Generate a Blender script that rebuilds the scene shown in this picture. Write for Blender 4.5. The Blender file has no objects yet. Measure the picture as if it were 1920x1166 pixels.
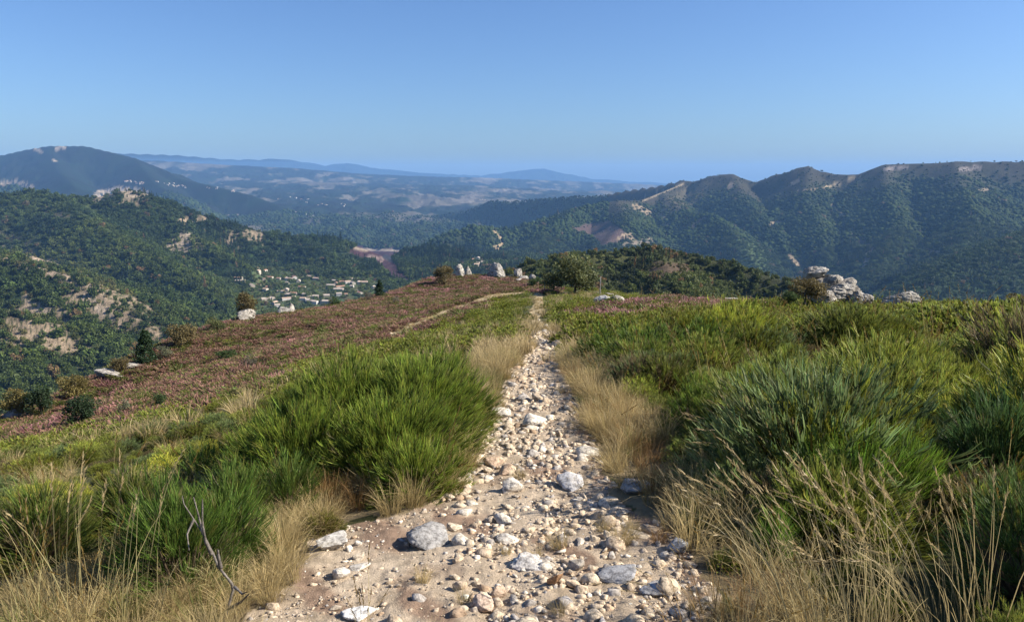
import bpy, math, random
import numpy as np

# ------------------------------------------------------------------ camera, sky, sun, exposure
SC = bpy.context.scene
COL = SC.collection
rng = np.random.default_rng(7)
random.seed(7)
F, PITCH, CAMZ = 1400.0, math.radians(10.2), 1.65      # focal length in photo pixels, downward pitch, eye height
SUN_AZ, SUN_EL = math.radians(92), math.radians(35)    # clockwise from the view direction (+Y)

cam = bpy.data.cameras.new('camera'); camo = bpy.data.objects.new('camera', cam); COL.objects.link(camo)
cam.sensor_fit = 'HORIZONTAL'; cam.sensor_width = 36.0; cam.lens = F / 1920 * 36.0
cam.clip_start = 0.05; cam.clip_end = 200000
camo.location = (0, 0, CAMZ); camo.rotation_euler = (math.pi / 2 - PITCH, 0, 0)
SC.camera = camo

w = bpy.data.worlds.new('World'); SC.world = w; w.use_nodes = True
nt = w.node_tree; bg = nt.nodes['Background']
sky = nt.nodes.new('ShaderNodeTexSky'); sky.sky_type = 'NISHITA'; sky.sun_disc = False
sky.sun_elevation = SUN_EL; sky.sun_rotation = SUN_AZ
sky.altitude = 100; sky.air_density = 1.0; sky.dust_density = 1.0; sky.ozone_density = 2.5
wb = nt.nodes.new('ShaderNodeMix'); wb.data_type = 'RGBA'; wb.blend_type = 'MULTIPLY'; wb.inputs[0].default_value = 1.0   # clear dry air: a bluer sky
wb.inputs[7].default_value = (.74, .955, 1.30, 1)
nt.links.new(sky.outputs[0], wb.inputs[6]); nt.links.new(wb.outputs[2], bg.inputs[0]); bg.inputs[1].default_value = 0.060

sun = bpy.data.lights.new('sun', 'SUN'); suno = bpy.data.objects.new('sun', sun); COL.objects.link(suno)
sun.energy = 5.0; sun.angle = math.radians(0.5); sun.color = (1.0, 0.93, 0.82)
suno.rotation_euler = (math.pi / 2 - SUN_EL, 0, math.pi - SUN_AZ)
SC.view_settings.view_transform = 'Standard'; SC.view_settings.look = 'None'
SC.view_settings.exposure = 0.95; SC.view_settings.gamma = 1.0
SC.cycles.use_denoising = True
SC.cycles.max_bounces = 6; SC.cycles.diffuse_bounces = 2; SC.cycles.glossy_bounces = 1
SC.cycles.transmission_bounces = 3; SC.cycles.volume_bounces = 1; SC.cycles.transparent_max_bounces = 4

# ------------------------------------------------------------------ helpers: geometry between photo and place
cp, sp = math.cos(PITCH), math.sin(PITCH)
def ray(px, py):
    a = (np.asarray(px, float) - 960) / F; b = (583 - np.asarray(py, float)) / F
    return np.stack([a, cp + b * sp, -sp + b * cp], -1)
def P(px, py, d):
    r = ray(px, py); s = np.asarray(d, float) / r[..., 1]
    return r * s[..., None] + np.array([0, 0, CAMZ])
def project(X):
    X = np.asarray(X, float); x = X[..., 0]; y = X[..., 1]; z = X[..., 2] - CAMZ
    f = y * cp - z * sp; u = y * sp + z * cp; f = np.where(np.abs(f) < 1e-6, 1e-6, f)
    px = 960 + F * x / f; py = 583 - F * u / f
    bad = f <= 0.01
    return np.where(bad, -9999, px), np.where(bad, 9999, py)

# gradient noise
_perm = np.random.default_rng(3).permutation(512)
_ga = np.random.default_rng(4).random(512) * 2 * np.pi
_gx, _gy = np.cos(_ga), np.sin(_ga)
def noise(x, y):
    x = np.asarray(x, float); y = np.asarray(y, float)
    xi = np.floor(x).astype(np.int64); yi = np.floor(y).astype(np.int64); fx = x - xi; fy = y - yi
    u = fx * fx * fx * (fx * (fx * 6 - 15) + 10); v = fy * fy * fy * (fy * (fy * 6 - 15) + 10)
    def g(i, j, dx, dy):
        h = _perm[(_perm[i & 511] + j) & 511]
        return _gx[h] * dx + _gy[h] * dy
    a = g(xi, yi, fx, fy); b = g(xi + 1, yi, fx - 1, fy); c = g(xi, yi + 1, fx, fy - 1); d = g(xi + 1, yi + 1, fx - 1, fy - 1)
    return (a * (1 - u) + b * u) * (1 - v) + (c * (1 - u) + d * u) * v * 1.0
def fbm(x, y, o=4, g=.5):
    s = 0; a = 1.0
    for k in range(o):
        s = s + a * noise(x + 17.3 * k, y - 9.1 * k); x = x * 2.03; y = y * 2.03; a *= g
    return s
def sstep(a, b, x):
    t = np.clip((x - a) / (b - a), 0, 1); return t * t * (3 - 2 * t)
def inpoly(px, py, poly):
    r = np.zeros(np.shape(px), bool); n = len(poly); j = n - 1
    for i in range(n):
        xi, yi = poly[i]; xj, yj = poly[j]
        if yi != yj:
            c = ((yi > py) != (yj > py)) & (px < (xj - xi) * (py - yi) / (yj - yi) + xi); r ^= c
        j = i
    return r
def seg_near(x, y, a, b):
    ex, ey = b[0] - a[0], b[1] - a[1]
    t = np.clip(((x - a[0]) * ex + (y - a[1]) * ey) / (ex * ex + ey * ey + 1e-12), 0, 1)
    qx = a[0] + t * ex; qy = a[1] + t * ey
    return np.hypot(x - qx, y - qy), t, qx, qy
def stroke(px, py, pts):
    d = np.full(np.shape(px), 1e9)
    if len(pts) == 1: return np.hypot(px - pts[0][0], py - pts[0][1])
    for a, b in zip(pts[:-1], pts[1:]): d = np.minimum(d, seg_near(px, py, a, b)[0])
    return d

# ------------------------------------------------------------------ helpers: Blender objects
def tag(o, label=None, cat=None, group=None, kind=None):
    if label: o['label'] = label
    if cat: o['category'] = cat
    if group: o['group'] = group
    if kind: o['kind'] = kind
    return o
def mesh(name, V, Fa, mat=None, col=None, smooth=False):
    V = np.ascontiguousarray(V, np.float32).reshape(-1, 3); Fa = np.ascontiguousarray(Fa, np.int32)
    me = bpy.data.meshes.new(name); k = Fa.shape[1]
    me.vertices.add(len(V)); me.vertices.foreach_set('co', V.ravel())
    me.loops.add(Fa.size); me.loops.foreach_set('vertex_index', Fa.ravel())
    me.polygons.add(len(Fa)); me.polygons.foreach_set('loop_start', np.arange(0, Fa.size, k, dtype=np.int32))
    if smooth: me.polygons.foreach_set('use_smooth', np.ones(len(Fa), bool))
    if col is not None:
        c = np.ones((len(V), 4), np.float32); c[:, :3] = np.broadcast_to(np.asarray(col, np.float32), (len(V), 3))
        at = me.attributes.new('col', 'FLOAT_COLOR', 'POINT'); at.data.foreach_set('color', c.ravel())
    me.update(calc_edges=True)
    if mat: me.materials.append(mat)
    return me
def link(name, me, parent=None, loc=None):
    o = bpy.data.objects.new(name, me); COL.objects.link(o)
    if parent is not None: o.parent = parent
    if loc is not None: o.location = loc
    return o
def empty(name, loc):
    o = bpy.data.objects.new(name, None); COL.objects.link(o); o.location = loc; o.empty_display_size = .2
    return o
def merge(parts):                 # [(V, F, C)] -> one
    Vs, Fs, Cs, n = [], [], [], 0
    for V, Fa, C in parts:
        V = np.asarray(V, float).reshape(-1, 3)
        Vs.append(V); Fs.append(np.asarray(Fa) + n); Cs.append(np.broadcast_to(np.asarray(C, float), (len(V), 3))); n += len(V)
    return np.concatenate(Vs), np.concatenate(Fs), np.concatenate(Cs)

# materials
def mat_new(name):
    m = bpy.data.materials.new(name); m.use_nodes = True; t = m.node_tree; t.nodes.clear()
    return m, t, t.nodes.new('ShaderNodeOutputMaterial')
def N(t, typ, **kw):
    n = t.nodes.new(typ)
    for k, v in kw.items(): setattr(n, k, v)
    return n
def mulcol(t, a, b, fac=1.0):
    m = N(t, 'ShaderNodeMix', data_type='RGBA', blend_type='MULTIPLY'); m.inputs[0].default_value = fac
    t.links.new(a, m.inputs[6]); t.links.new(b, m.inputs[7]); return m.outputs[2]
def plant_mat(name, tinted, transl=.35, rough=.6, spec=.25):
    m, t, out = mat_new(name)
    c = N(t, 'ShaderNodeAttribute', attribute_name='col').outputs['Color']
    if tinted:
        c = mulcol(t, c, N(t, 'ShaderNodeAttribute', attribute_name='tint', attribute_type='INSTANCER').outputs['Color'])
    b = N(t, 'ShaderNodeBsdfPrincipled'); b.inputs['Roughness'].default_value = rough; b.inputs['Specular IOR Level'].default_value = spec
    t.links.new(c, b.inputs['Base Color'])
    tr = N(t, 'ShaderNodeBsdfTranslucent'); t.links.new(c, tr.inputs['Color'])
    mx = N(t, 'ShaderNodeMixShader'); mx.inputs[0].default_value = transl
    t.links.new(b.outputs[0], mx.inputs[1]); t.links.new(tr.outputs[0], mx.inputs[2]); t.links.new(mx.outputs[0], out.inputs[0])
    return m
def ground_mat(name, s1=9.0, s2=60.0, bump=.02, lo=.72, hi=1.28, rough=.95):
    m, t, out = mat_new(name)
    c = N(t, 'ShaderNodeAttribute', attribute_name='col').outputs['Color']
    geo = N(t, 'ShaderNodeNewGeometry').outputs['Position']
    n1 = N(t, 'ShaderNodeTexNoise'); n1.inputs['Scale'].default_value = s1; n1.inputs['Detail'].default_value = 8; n1.inputs['Roughness'].default_value = .65
    t.links.new(geo, n1.inputs['Vector'])
    r = N(t, 'ShaderNodeMapRange'); r.inputs[1].default_value = .3; r.inputs[2].default_value = .7; r.inputs[3].default_value = lo; r.inputs[4].default_value = hi
    t.links.new(n1.outputs[0], r.inputs[0])
    cc = mulcol(t, c, r.outputs[0])
    b = N(t, 'ShaderNodeBsdfPrincipled'); b.inputs['Roughness'].default_value = rough; b.inputs['Specular IOR Level'].default_value = .1
    t.links.new(cc, b.inputs['Base Color'])
    n2 = N(t, 'ShaderNodeTexNoise'); n2.inputs['Scale'].default_value = s2; n2.inputs['Detail'].default_value = 6; n2.inputs['Roughness'].default_value = .7
    t.links.new(geo, n2.inputs['Vector'])
    bp = N(t, 'ShaderNodeBump'); bp.inputs['Strength'].default_value = 1.0; bp.inputs['Distance'].default_value = bump
    t.links.new(n2.outputs[0], bp.inputs['Height']); t.links.new(bp.outputs[0], b.inputs['Normal'])
    t.links.new(b.outputs[0], out.inputs[0]); return m
def rock_mat(name, tinted=False, scale=14.0, bump=.02):
    m, t, out = mat_new(name)
    c = N(t, 'ShaderNodeAttribute', attribute_name='col').outputs['Color']
    if tinted:
        c = mulcol(t, c, N(t, 'ShaderNodeAttribute', attribute_name='tint', attribute_type='INSTANCER').outputs['Color'])
    geo = N(t, 'ShaderNodeNewGeometry').outputs['Position']
    n1 = N(t, 'ShaderNodeTexNoise'); n1.inputs['Scale'].default_value = scale; n1.inputs['Detail'].default_value = 9; n1.inputs['Roughness'].default_value = .68
    t.links.new(geo, n1.inputs['Vector'])
    ramp = N(t, 'ShaderNodeValToRGB'); e = ramp.color_ramp.elements
    e[0].position = .36; e[0].color = (.34, .32, .30, 1); e[1].position = .58; e[1].color = (1.1, 1.08, 1.04, 1)
    t.links.new(n1.outputs[0], ramp.inputs[0])
    cc = mulcol(t, c, ramp.outputs[0])
    b = N(t, 'ShaderNodeBsdfPrincipled'); b.inputs['Roughness'].default_value = .9; b.inputs['Specular IOR Level'].default_value = .2
    t.links.new(cc, b.inputs['Base Color'])
    n2 = N(t, 'ShaderNodeTexNoise'); n2.inputs['Scale'].default_value = scale * 2.5; n2.inputs['Detail'].default_value = 8; n2.inputs['Roughness'].default_value = .7
    t.links.new(geo, n2.inputs['Vector'])
    bp = N(t, 'ShaderNodeBump'); bp.inputs['Distance'].default_value = bump
    t.links.new(n2.outputs[0], bp.inputs['Height']); t.links.new(bp.outputs[0], b.inputs['Normal'])
    t.links.new(b.outputs[0], out.inputs[0]); return m
def plain_mat(name, c, rough=.85):
    m, t, out = mat_new(name)
    b = N(t, 'ShaderNodeBsdfPrincipled'); b.inputs['Roughness'].default_value = rough; b.inputs['Specular IOR Level'].default_value = .2
    geo = N(t, 'ShaderNodeNewGeometry').outputs['Position']
    n1 = N(t, 'ShaderNodeTexNoise'); n1.inputs['Scale'].default_value = 3; n1.inputs['Detail'].default_value = 6
    t.links.new(geo, n1.inputs['Vector'])
    rp = N(t, 'ShaderNodeValToRGB'); e = rp.color_ramp.elements
    e[0].position = .3; e[0].color = (*[v * .8 for v in c], 1); e[1].position = .7; e[1].color = (*[min(1, v * 1.15) for v in c], 1)
    t.links.new(n1.outputs[0], rp.inputs[0]); t.links.new(rp.outputs[0], b.inputs['Base Color']); t.links.new(b.outputs[0], out.inputs[0]); return m

M_GROUND = ground_mat('heath_soil', 6.0, 45.0, .03)
M_PATH = ground_mat('stony_path_soil', 14.0, 90.0, .018, .7, 1.25)
M_HILL = ground_mat('hillside_cover', .10, .30, 3.5, .6, 1.3)
M_FAR = ground_mat('distant_land', .004, .012, 20.0, .8, 1.2)
M_LEAF = plant_mat('foliage', False); M_LEAF_T = plant_mat('foliage_tinted', True)
M_CROWN_T = plant_mat('crown_tinted', True, .1, .8, .05)
M_STRAW = plant_mat('dry_grass', False, .4, .5, .3); M_STRAW_T = plant_mat('dry_grass_tinted', True, .4, .5, .3)
M_ROCK = rock_mat('granite', False, 3.2, .10); M_STONE = rock_mat('path_stone', False, 30.0, .010); M_STONE_T = rock_mat('gravel', True, 40.0, .006)
M_WOOD = plain_mat('weathered_wood', (.26, .23, .2))

# scatter: one object whose points carry instances of prototype meshes
def scatter(name, pts, protos, pick, scl, rot, tint):
    c = bpy.data.collections.new(name + '_sources')
    for i, me in enumerate(protos):
        o = bpy.data.objects.new('%s_source_%02d' % (name, i), me); c.objects.link(o)
    n = len(pts)
    me = bpy.data.meshes.new(name); me.vertices.add(n); me.vertices.foreach_set('co', np.ascontiguousarray(pts, np.float32).ravel())
    a = me.attributes.new('pick', 'INT', 'POINT'); a.data.foreach_set('value', np.ascontiguousarray(pick, np.int32))
    s3 = np.asarray(scl, np.float32)
    if s3.ndim == 1: s3 = np.repeat(s3[:, None], 3, 1)
    a = me.attributes.new('scl', 'FLOAT_VECTOR', 'POINT'); a.data.foreach_set('vector', np.ascontiguousarray(s3).ravel())
    a = me.attributes.new('rot', 'FLOAT_VECTOR', 'POINT'); a.data.foreach_set('vector', np.ascontiguousarray(rot, np.float32).ravel())
    t4 = np.ones((n, 4), np.float32); t4[:, :3] = tint
    a = me.attributes.new('tint', 'FLOAT_COLOR', 'POINT'); a.data.foreach_set('color', t4.ravel())
    o = link(name, me)
    g = bpy.data.node_groups.new(name + '_scatter', 'GeometryNodeTree')
    g.interface.new_socket('Geometry', in_out='INPUT', socket_type='NodeSocketGeometry')
    g.interface.new_socket('Geometry', in_out='OUTPUT', socket_type='NodeSocketGeometry')
    gi = g.nodes.new('NodeGroupInput'); go = g.nodes.new('NodeGroupOutput')
    ip = g.nodes.new('GeometryNodeInstanceOnPoints'); ci = g.nodes.new('GeometryNodeCollectionInfo')
    ci.inputs['Collection'].default_value = c; ci.inputs['Separate Children'].default_value = True; ci.inputs['Reset Children'].default_value = True
    def na(nm, ty):
        x = g.nodes.new('GeometryNodeInputNamedAttribute'); x.data_type = ty; x.inputs[0].default_value = nm
        return [s for s in x.outputs if s.enabled and s.name == 'Attribute'][0]
    L = g.links.new
    L(gi.outputs[0], ip.inputs['Points']); L(ci.outputs[0], ip.inputs['Instance']); ip.inputs['Pick Instance'].default_value = True
    L(na('pick', 'INT'), ip.inputs['Instance Index']); L(na('scl', 'FLOAT_VECTOR'), ip.inputs['Scale'])
    er = g.nodes.new('FunctionNodeEulerToRotation'); L(na('rot', 'FLOAT_VECTOR'), er.inputs[0]); L(er.outputs[0], ip.inputs['Rotation'])
    L(ip.outputs[0], go.inputs[0])
    md = o.modifiers.new('scatter', 'NODES'); md.node_group = g
    o['kind'] = 'stuff'
    return o

# ------------------------------------------------------------------ the lie of the land
# near ridge: ground heights read at known places (photo column, photo row, metres ahead)
_ctl = [(840,520,95),(900,522,97),(960,527,97),(1000,533,92),(760,543,85),(700,562,75),(600,582,66),(450,607,54),(350,642,47),(260,692,42),(150,778,35),
        (0,803,33),(100,838,20),(250,800,18),(400,772,16),(520,720,19),(650,682,22),(740,645,30),(500,650,45),(620,620,48),(300,740,29),(420,690,34),(830,590,50),(930,555,72),(990,548,78),
        (700,700,15)]
_pl = [(0,0),(0,3),(0,6),(.1,10),(.3,15),(.6,20),(.9,30),(1.3,40),(2.,60),(3,80),(-2.2,3),(-3.4,5.5),(-4,6.6),(-3.6,8),(-5,7.5),(-5.5,9),(-4.2,10),(0,-8),(-8,-20),(6,-20),(2,3),(2.4,5),(4,8),(6,10),(9,12),
       (11,16),(12,22),(13,29),(10,36),(7.5,46),(6.5,57),(4,10),(5,16),(5,25),(13,8),(13,-4),(-10,-4),(-9,4)]
_cx = [tuple(P(*c)) for c in _ctl]
for x, y in _pl:
    z = -.125 * y + (.05 * np.clip(x - .8, 0, 9) * np.clip((16 - y) / 8, -.5, 1) if y > 0 else 0)
    if x > 8 and y > 5: z += .30 * min(1, (x - 8) / 3)
    if x < -2.4 and y > 5: z -= .26 * (-2.4 - x) + .28
    elif x < -5: z -= .12 * (-5 - x)
    _cx.append((x, y, z))
_cx = np.array(_cx)
def _U(r2): return np.where(r2 > 0, .5 * r2 * np.log(r2 + 1e-12), 0)
_n = len(_cx)
_A = np.zeros((_n + 3, _n + 3)); _d2 = ((_cx[:, None, :2] - _cx[None, :, :2]) ** 2).sum(-1)
_A[:_n, :_n] = _U(_d2) + 6.0 * np.eye(_n); _A[:_n, _n] = 1; _A[:_n, _n + 1:] = _cx[:, :2]; _A[_n, :_n] = 1; _A[_n + 1:, :_n] = _cx[:, :2].T
_w = np.linalg.solve(_A, np.r_[_cx[:, 2], 0, 0, 0])
def tps(x, y):
    z = _w[_n] + _w[_n + 1] * x + _w[_n + 2] * y
    for i in range(_n): z = z + _w[i] * _U((x - _cx[i, 0]) ** 2 + (y - _cx[i, 1]) ** 2)
    return z
EDGE = [(-30,-40),(-30,0),(-29,22),(-24,33),(-21.3,42),(-20.7,48),(-20,55),(-17,66),(-13.5,76),(-8.3,95),(-4.5,101),(0,101),(3,95),(4,80),(5,66),(6.8,58),(8,45),(9.5,38),(12,35),(13.6,30),(14.5,26),(14.2,20),(17,12),(18,0),(18,-40)]

# far land: crest lines (photo column, photo row, metres ahead), slope of the flanks, kind
RIDGES = [
 ('mountain', .50, [(-300,315,6300),(0,292,6300),(50,281,6250),(90,274,6200),(160,274,6100),(200,284,6050),(250,296,5950),(300,316,5800),(340,336,5600),(400,349,5400),(470,366,5200),(540,392,5000)]),
 ('mountain', .45, [(90,274,6200),(110,320,5400),(140,350,4700)]),
 ('mountain', .45, [(250,296,5950),(300,350,5000),(330,372,4500)]),
 ('mountain', .45, [(-150,330,4600),(0,345,4400),(60,362,4200)]),
 ('wooded_hill', .52, [(-300,385,1750),(0,368,1700),(60,363,1680),(110,368,1680),(180,371,1700),(230,357,1720),(262,359,1720),(290,373,1730),(370,401,1730),(440,424,1740),(500,438,1760),(560,446,1780),(620,446,1800),(660,458,1800),(690,470,1790)]),
 ('wooded_hill', .5, [(110,368,1680),(190,425,1440),(280,475,1290),(380,540,1150),(440,595,1060)]),
 ('wooded_hill', .5, [(300,376,1730),(350,440,1560),(430,490,1420)]),
 ('wooded_hill', .5, [(560,446,1780),(600,470,1680),(640,495,1600)]),
 ('wooded_hill', .36, [(-200,420,1050),(0,482,930),(100,510,890),(170,535,850),(240,585,800),(300,632,750)]),
 ('wooded_hill', .36, [(-200,560,640),(0,590,640),(60,600,640),(150,625,640),(200,655,620)]),
 ('wooded_hill', .5, [(735,488,1900),(770,470,1900),(800,463,1900),(845,467,1880),(890,482,1820),(930,505,1750)]),
 ('mountain_range', 1.9, [(650,470,5700),(690,452,5450),(720,433,5300),(780,412,5100),(879,395,4800),(921,378,4700),(952,379,4600),(1014,374,4450),(1061,370,4300),(1126,367,4100),(1170,358,4000),(1233,349,3850),(1280,338,3750)]),
 ('mountain_range', .62, [(1280,338,3750),(1300,341,3700),(1340,329,3600),(1360,327,3560),(1372,326,3550),(1385,334,3500),(1420,341,3450),(1450,329,3400),(1480,322,3350),(1497,315,3330),(1515,312,3320),(1530,318,3300),(1560,326,3250),(1610,326,3200),(1660,309,3150),(1700,307,3120),(1790,303,3050),(1920,303,3000),(2150,310,2900)]),
 ('mountain_range', .55, [(1285,343,3740),(1240,362,3450),(1200,376,3250),(1155,376,3100),(1080,394,3000),(1000,420,2850),(950,432,2800),(925,431,2750),(890,425,2700),(840,440,2650),(800,462,2600)]),
 ('mountain_range', .43, [(1155,376,3100),(1180,415,2700),(1150,440,2500),(1120,480,2300)]),
 ('mountain_range', .43, [(1080,394,3000),(1020,440,2600),(1000,470,2400)]),
 ('mountain_range', .43, [(1240,362,3450),(1290,400,2900),(1335,404,2750),(1380,440,2500),(1420,500,2200),(1450,560,2000)]),
 ('mountain_range', .43, [(1372,327,3550),(1400,380,3050),(1460,440,2600),(1500,520,2250)]),
 ('mountain_range', .43, [(1515,313,3320),(1510,370,2950),(1540,430,2550),(1580,520,2150),(1600,580,1900)]),
 ('mountain_range', .43, [(1660,309,3150),(1660,360,2800),(1690,420,2350),(1660,480,2050),(1620,560,1750)]),
 ('mountain_range', .43, [(1790,303,3050),(1800,350,2650),(1830,410,2200),(1790,480,1850),(1740,560,1550)]),
 ('mountain_range', .43, [(2080,385,1950),(1920,437,1700),(1850,462,1600),(1780,500,1480),(1700,560,1300),(1650,600,1200)]),
 ('basin_hills', .35, [(640,420,6500),(690,408,6400),(750,396,6400),(830,384,6300),(880,380,6200),(930,382,6200),(960,390,6000)]),
 ('basin_hills', .3, [(430,372,8000),(520,368,8500),(580,374,8500),(680,392,8000)]),
 ('basin_hills', .3, [(400,420,4300),(480,405,4700),(560,400,5200),(660,415,5400)]),
 ('basin_hills', .3, [(560,362,9800),(700,357,9800),(800,356,9600),(900,358,9400),(950,352,9300),(980,353,9200),(1040,361,9100),(1080,363,9000),(1127,356,8900),(1165,361,8900),(1260,368,8800)]),
 ('plateau', .12, [(120,302,10075),(290,301,10075),(400,308,10075),(560,316,10270),(680,326,10725),(800,331,11050),(900,333,11700),(1020,338,12350),(1100,341,12675),(1240,347,13000),(1500,350,13000)]),
 ('plateau', .05, [(420,345,7800),(560,340,8450),(700,345,8775),(900,348,9100)]),
 ('far_mountains', .3, [(-200,285,17800),(0,283,17800),(60,287,17800),(240,288,17800),(330,291,17800),(430,299,17800),(490,299,17800),(520,297,17800),(560,302,17800),(610,310,17800),(650,305,18069),(700,314,18339),(760,321,18339),(830,326,18339),(900,329,18879),(960,322,19148),(1000,317,19148),(1020,316,19148),(1060,325,19148),(1110,335,19418),(1200,341,19418),(1300,344,19418)]),
 ('near_wood', .42, [(900,531,440),(960,511,440),(1000,493,440),(1060,478,440),(1150,472,450),(1230,467,460),(1330,487,440),(1420,513,410),(1480,529,390),(1600,563,350),(1700,591,340)]),
 ('near_wood', .4, [(1230,467,460),(1260,521,340),(1300,571,270)]),
 ('near_wood', .4, [(1060,478,440),(1090,531,330)]),
]
_R3 = [(k, s, P(*np.array(p, float).T)) for k, s, p in RIDGES]
KINDS = ['valley'] + sorted(set(r[0] for r in RIDGES))
def far(x, y):
    d = np.maximum(y, 1.0)
    b = np.interp(d, [0, 900, 1200, 1400, 1600, 2000, 3000, 4300, 6000, 8500, 11000, 50000], [-240, -228, -214, -206, -192, -225, -300, -375, -520, -540, -430, -420]) + CAMZ
    b = b - 230 * sstep(.12, .45, x / d) * (1 - sstep(3200, 5000, d))
    w1 = np.minimum(d / 1500, 3)
    z = b + 14 * w1 * fbm(x / 420, y / 420, 4) * sstep(500, 1300, d)
    kid = np.zeros(np.shape(x), np.int32)
    wx = x + d * .02 * fbm(x / (d * .06 + 30), y / (d * .06 + 30) + 7, 3); wy = y + d * .02 * fbm(x / (d * .06 + 30) + 31, y / (d * .06 + 30), 3)
    sc = 1 + .38 * fbm(wx / 300, wy / 300, 3)
    g = np.abs(fbm(wx / 170 + 5, wy / 170, 4))
    gb = np.abs(fbm(wx / 520 + 9, wy / 520, 3))
    for k, s, p3 in _R3:
        big = k in ('plateau', 'far_mountains', 'basin_hills')
        best = np.full(np.shape(x), -1e9)
        for a, c in zip(p3[:-1], p3[1:]):
            dist, t, _, _ = seg_near(x, y, a, c)
            e = np.sqrt(dist * dist + (6 * w1) ** 2) - 6 * w1
            best = np.maximum(best, a[2] + t * (c[2] - a[2]) - s * e * (sc if not big else 1 + .4 * (sc - 1)) - (np.minimum(e * .16, 30) * g + np.minimum(e * .2, 90) * gb) * (1 if k != 'near_wood' else .35))
        m = best > z
        z = np.where(m, best, z); kid[m] = KINDS.index(k)
    return z, kid
PATH = [(400,1200),(470,1166),(545,1090),(590,1010),(735,965),(850,925),(880,850),(915,790),(935,740),(955,700),(985,660),(998,628),(1000,606),(985,596),(1000,575),(1005,558),(985,552),(920,561),(830,599),(722,650),(716,630),(826,583),(918,552),(985,547),(1016,549),(1020,575),(1012,598),(1040,625),(1050,660),(1055,700),(1085,750),(1110,800),(1120,850),(1130,900),(1185,960),(1300,1010),(1330,1090),(1330,1200)]
def near(x, y):
    n = len(EDGE); dm = np.full(np.shape(x), 1e9); qx = np.zeros_like(x); qy = np.zeros_like(x)
    for i in range(n):
        d, _, ax, ay = seg_near(x, y, EDGE[i], EDGE[(i + 1) % n])
        m = d < dm; dm = np.where(m, d, dm); qx = np.where(m, ax, qx); qy = np.where(m, ay, qy)
    ins = inpoly(x, y, EDGE)
    sx = np.where(ins, x, qx); sy = np.where(ins, y, qy)
    z = tps(sx, sy)
    out = np.where(ins, 0, dm)
    z = z - .62 * (np.sqrt(out * out + 9) - 3) * np.where(x > 0, 1.0, 1.0)
    r = np.hypot(x, y)
    z = z + .10 * fbm(x / 2.2, y / 2.2, 3) * sstep(2, 9, r) + .025 * fbm(x / .5, y / .5, 3)
    return z
def surf(x, y, kinds=False):
    x = np.asarray(x, float); y = np.asarray(y, float); sh = x.shape; x = x.ravel(); y = y.ravel()
    r = np.hypot(x, y)
    zn = np.full(x.shape, -1e5); m = r < 420; zn[m] = near(x[m], y[m])
    zf = np.full(x.shape, -1e6); kid = np.full(x.shape, -1, np.int32); m = r > 40
    zf[m], kk = far(x[m], y[m]); kid[m] = kk
    kid = np.where(zn >= zf, -1, kid); z = np.maximum(zn, zf)
    z = z.reshape(sh); kid = kid.reshape(sh)
    return (z, kid) if kinds else z
def G(px, py, dmin=1.5, dmax=110.0):          # where the line of sight through a photo pixel meets the near ground
    d = np.concatenate([np.linspace(dmin, 20, 500), np.linspace(20, dmax, 900)[1:]])
    p = P(np.full(d.shape, px), np.full(d.shape, py), d)
    h = p[:, 2] - surf(p[:, 0], p[:, 1]); k = np.argmax(h <= 0)
    if h[k] > 0: k = len(d) - 1
    q = p[k]; return np.array([q[0], q[1], float(surf(q[:1], q[1:2])[0])])

# ------------------------------------------------------------------ cover of the near ground, read at a point
HEATHER = [[(0,790),(60,740),(190,700),(280,660),(400,605),(450,590),(560,575),(640,560),(740,535),(830,505),(990,505),(1045,550),(990,550),(920,552),(830,588),(735,632),(740,640),(690,655),(560,690),(500,740),(380,775),(200,815),(0,850)],
           [(740,640),(830,600),(930,562),(900,590),(800,625),(760,650)],
           [(1060,610),(1100,580),(1190,570),(1300,552),(1420,560),(1440,580),(1280,585),(1130,615)]]
STRAW = [[(735,965),(850,925),(900,790),(930,735),(955,700),(985,655),(900,650),(870,730),(850,860),(720,860),(640,900),(480,850),(430,900),(430,1050),(0,1080),(0,1300),(480,1300),(560,1090),(600,1000)],
         [(1050,680),(1110,800),(1130,900),(1230,1000),(1330,1090),(1330,1300),(1600,1300),(1500,1020),(1280,890),(1225,800),(1160,710),(1095,670),(1060,640)],
         [(960,660),(990,660),(1030,690),(1040,640),(1012,615),(985,640)]]
def warped(X, amp=1.0):
    px, py = project(X); d = np.maximum(np.hypot(X[..., 0], X[..., 1]), 1)
    s = amp * .16 * F / d
    return px + s * fbm(X[..., 0] / .45, X[..., 1] / .45, 3), py + .35 * s * fbm(X[..., 0] / .45 + 40, X[..., 1] / .45, 3)
def m_path(X):
    px, py = warped(X, .8); return inpoly(px, py, PATH)
def m_heather(X):
    px, py = warped(X, 2.5); r = np.zeros(px.shape, bool)
    for p in HEATHER: r |= inpoly(px, py, p)
    return r & (X[..., 1] > 12)
def m_straw(X):
    px, py = warped(X, 1.8); r = np.zeros(px.shape, bool)
    for p in STRAW: r |= inpoly(px, py, p)
    return r

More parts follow.
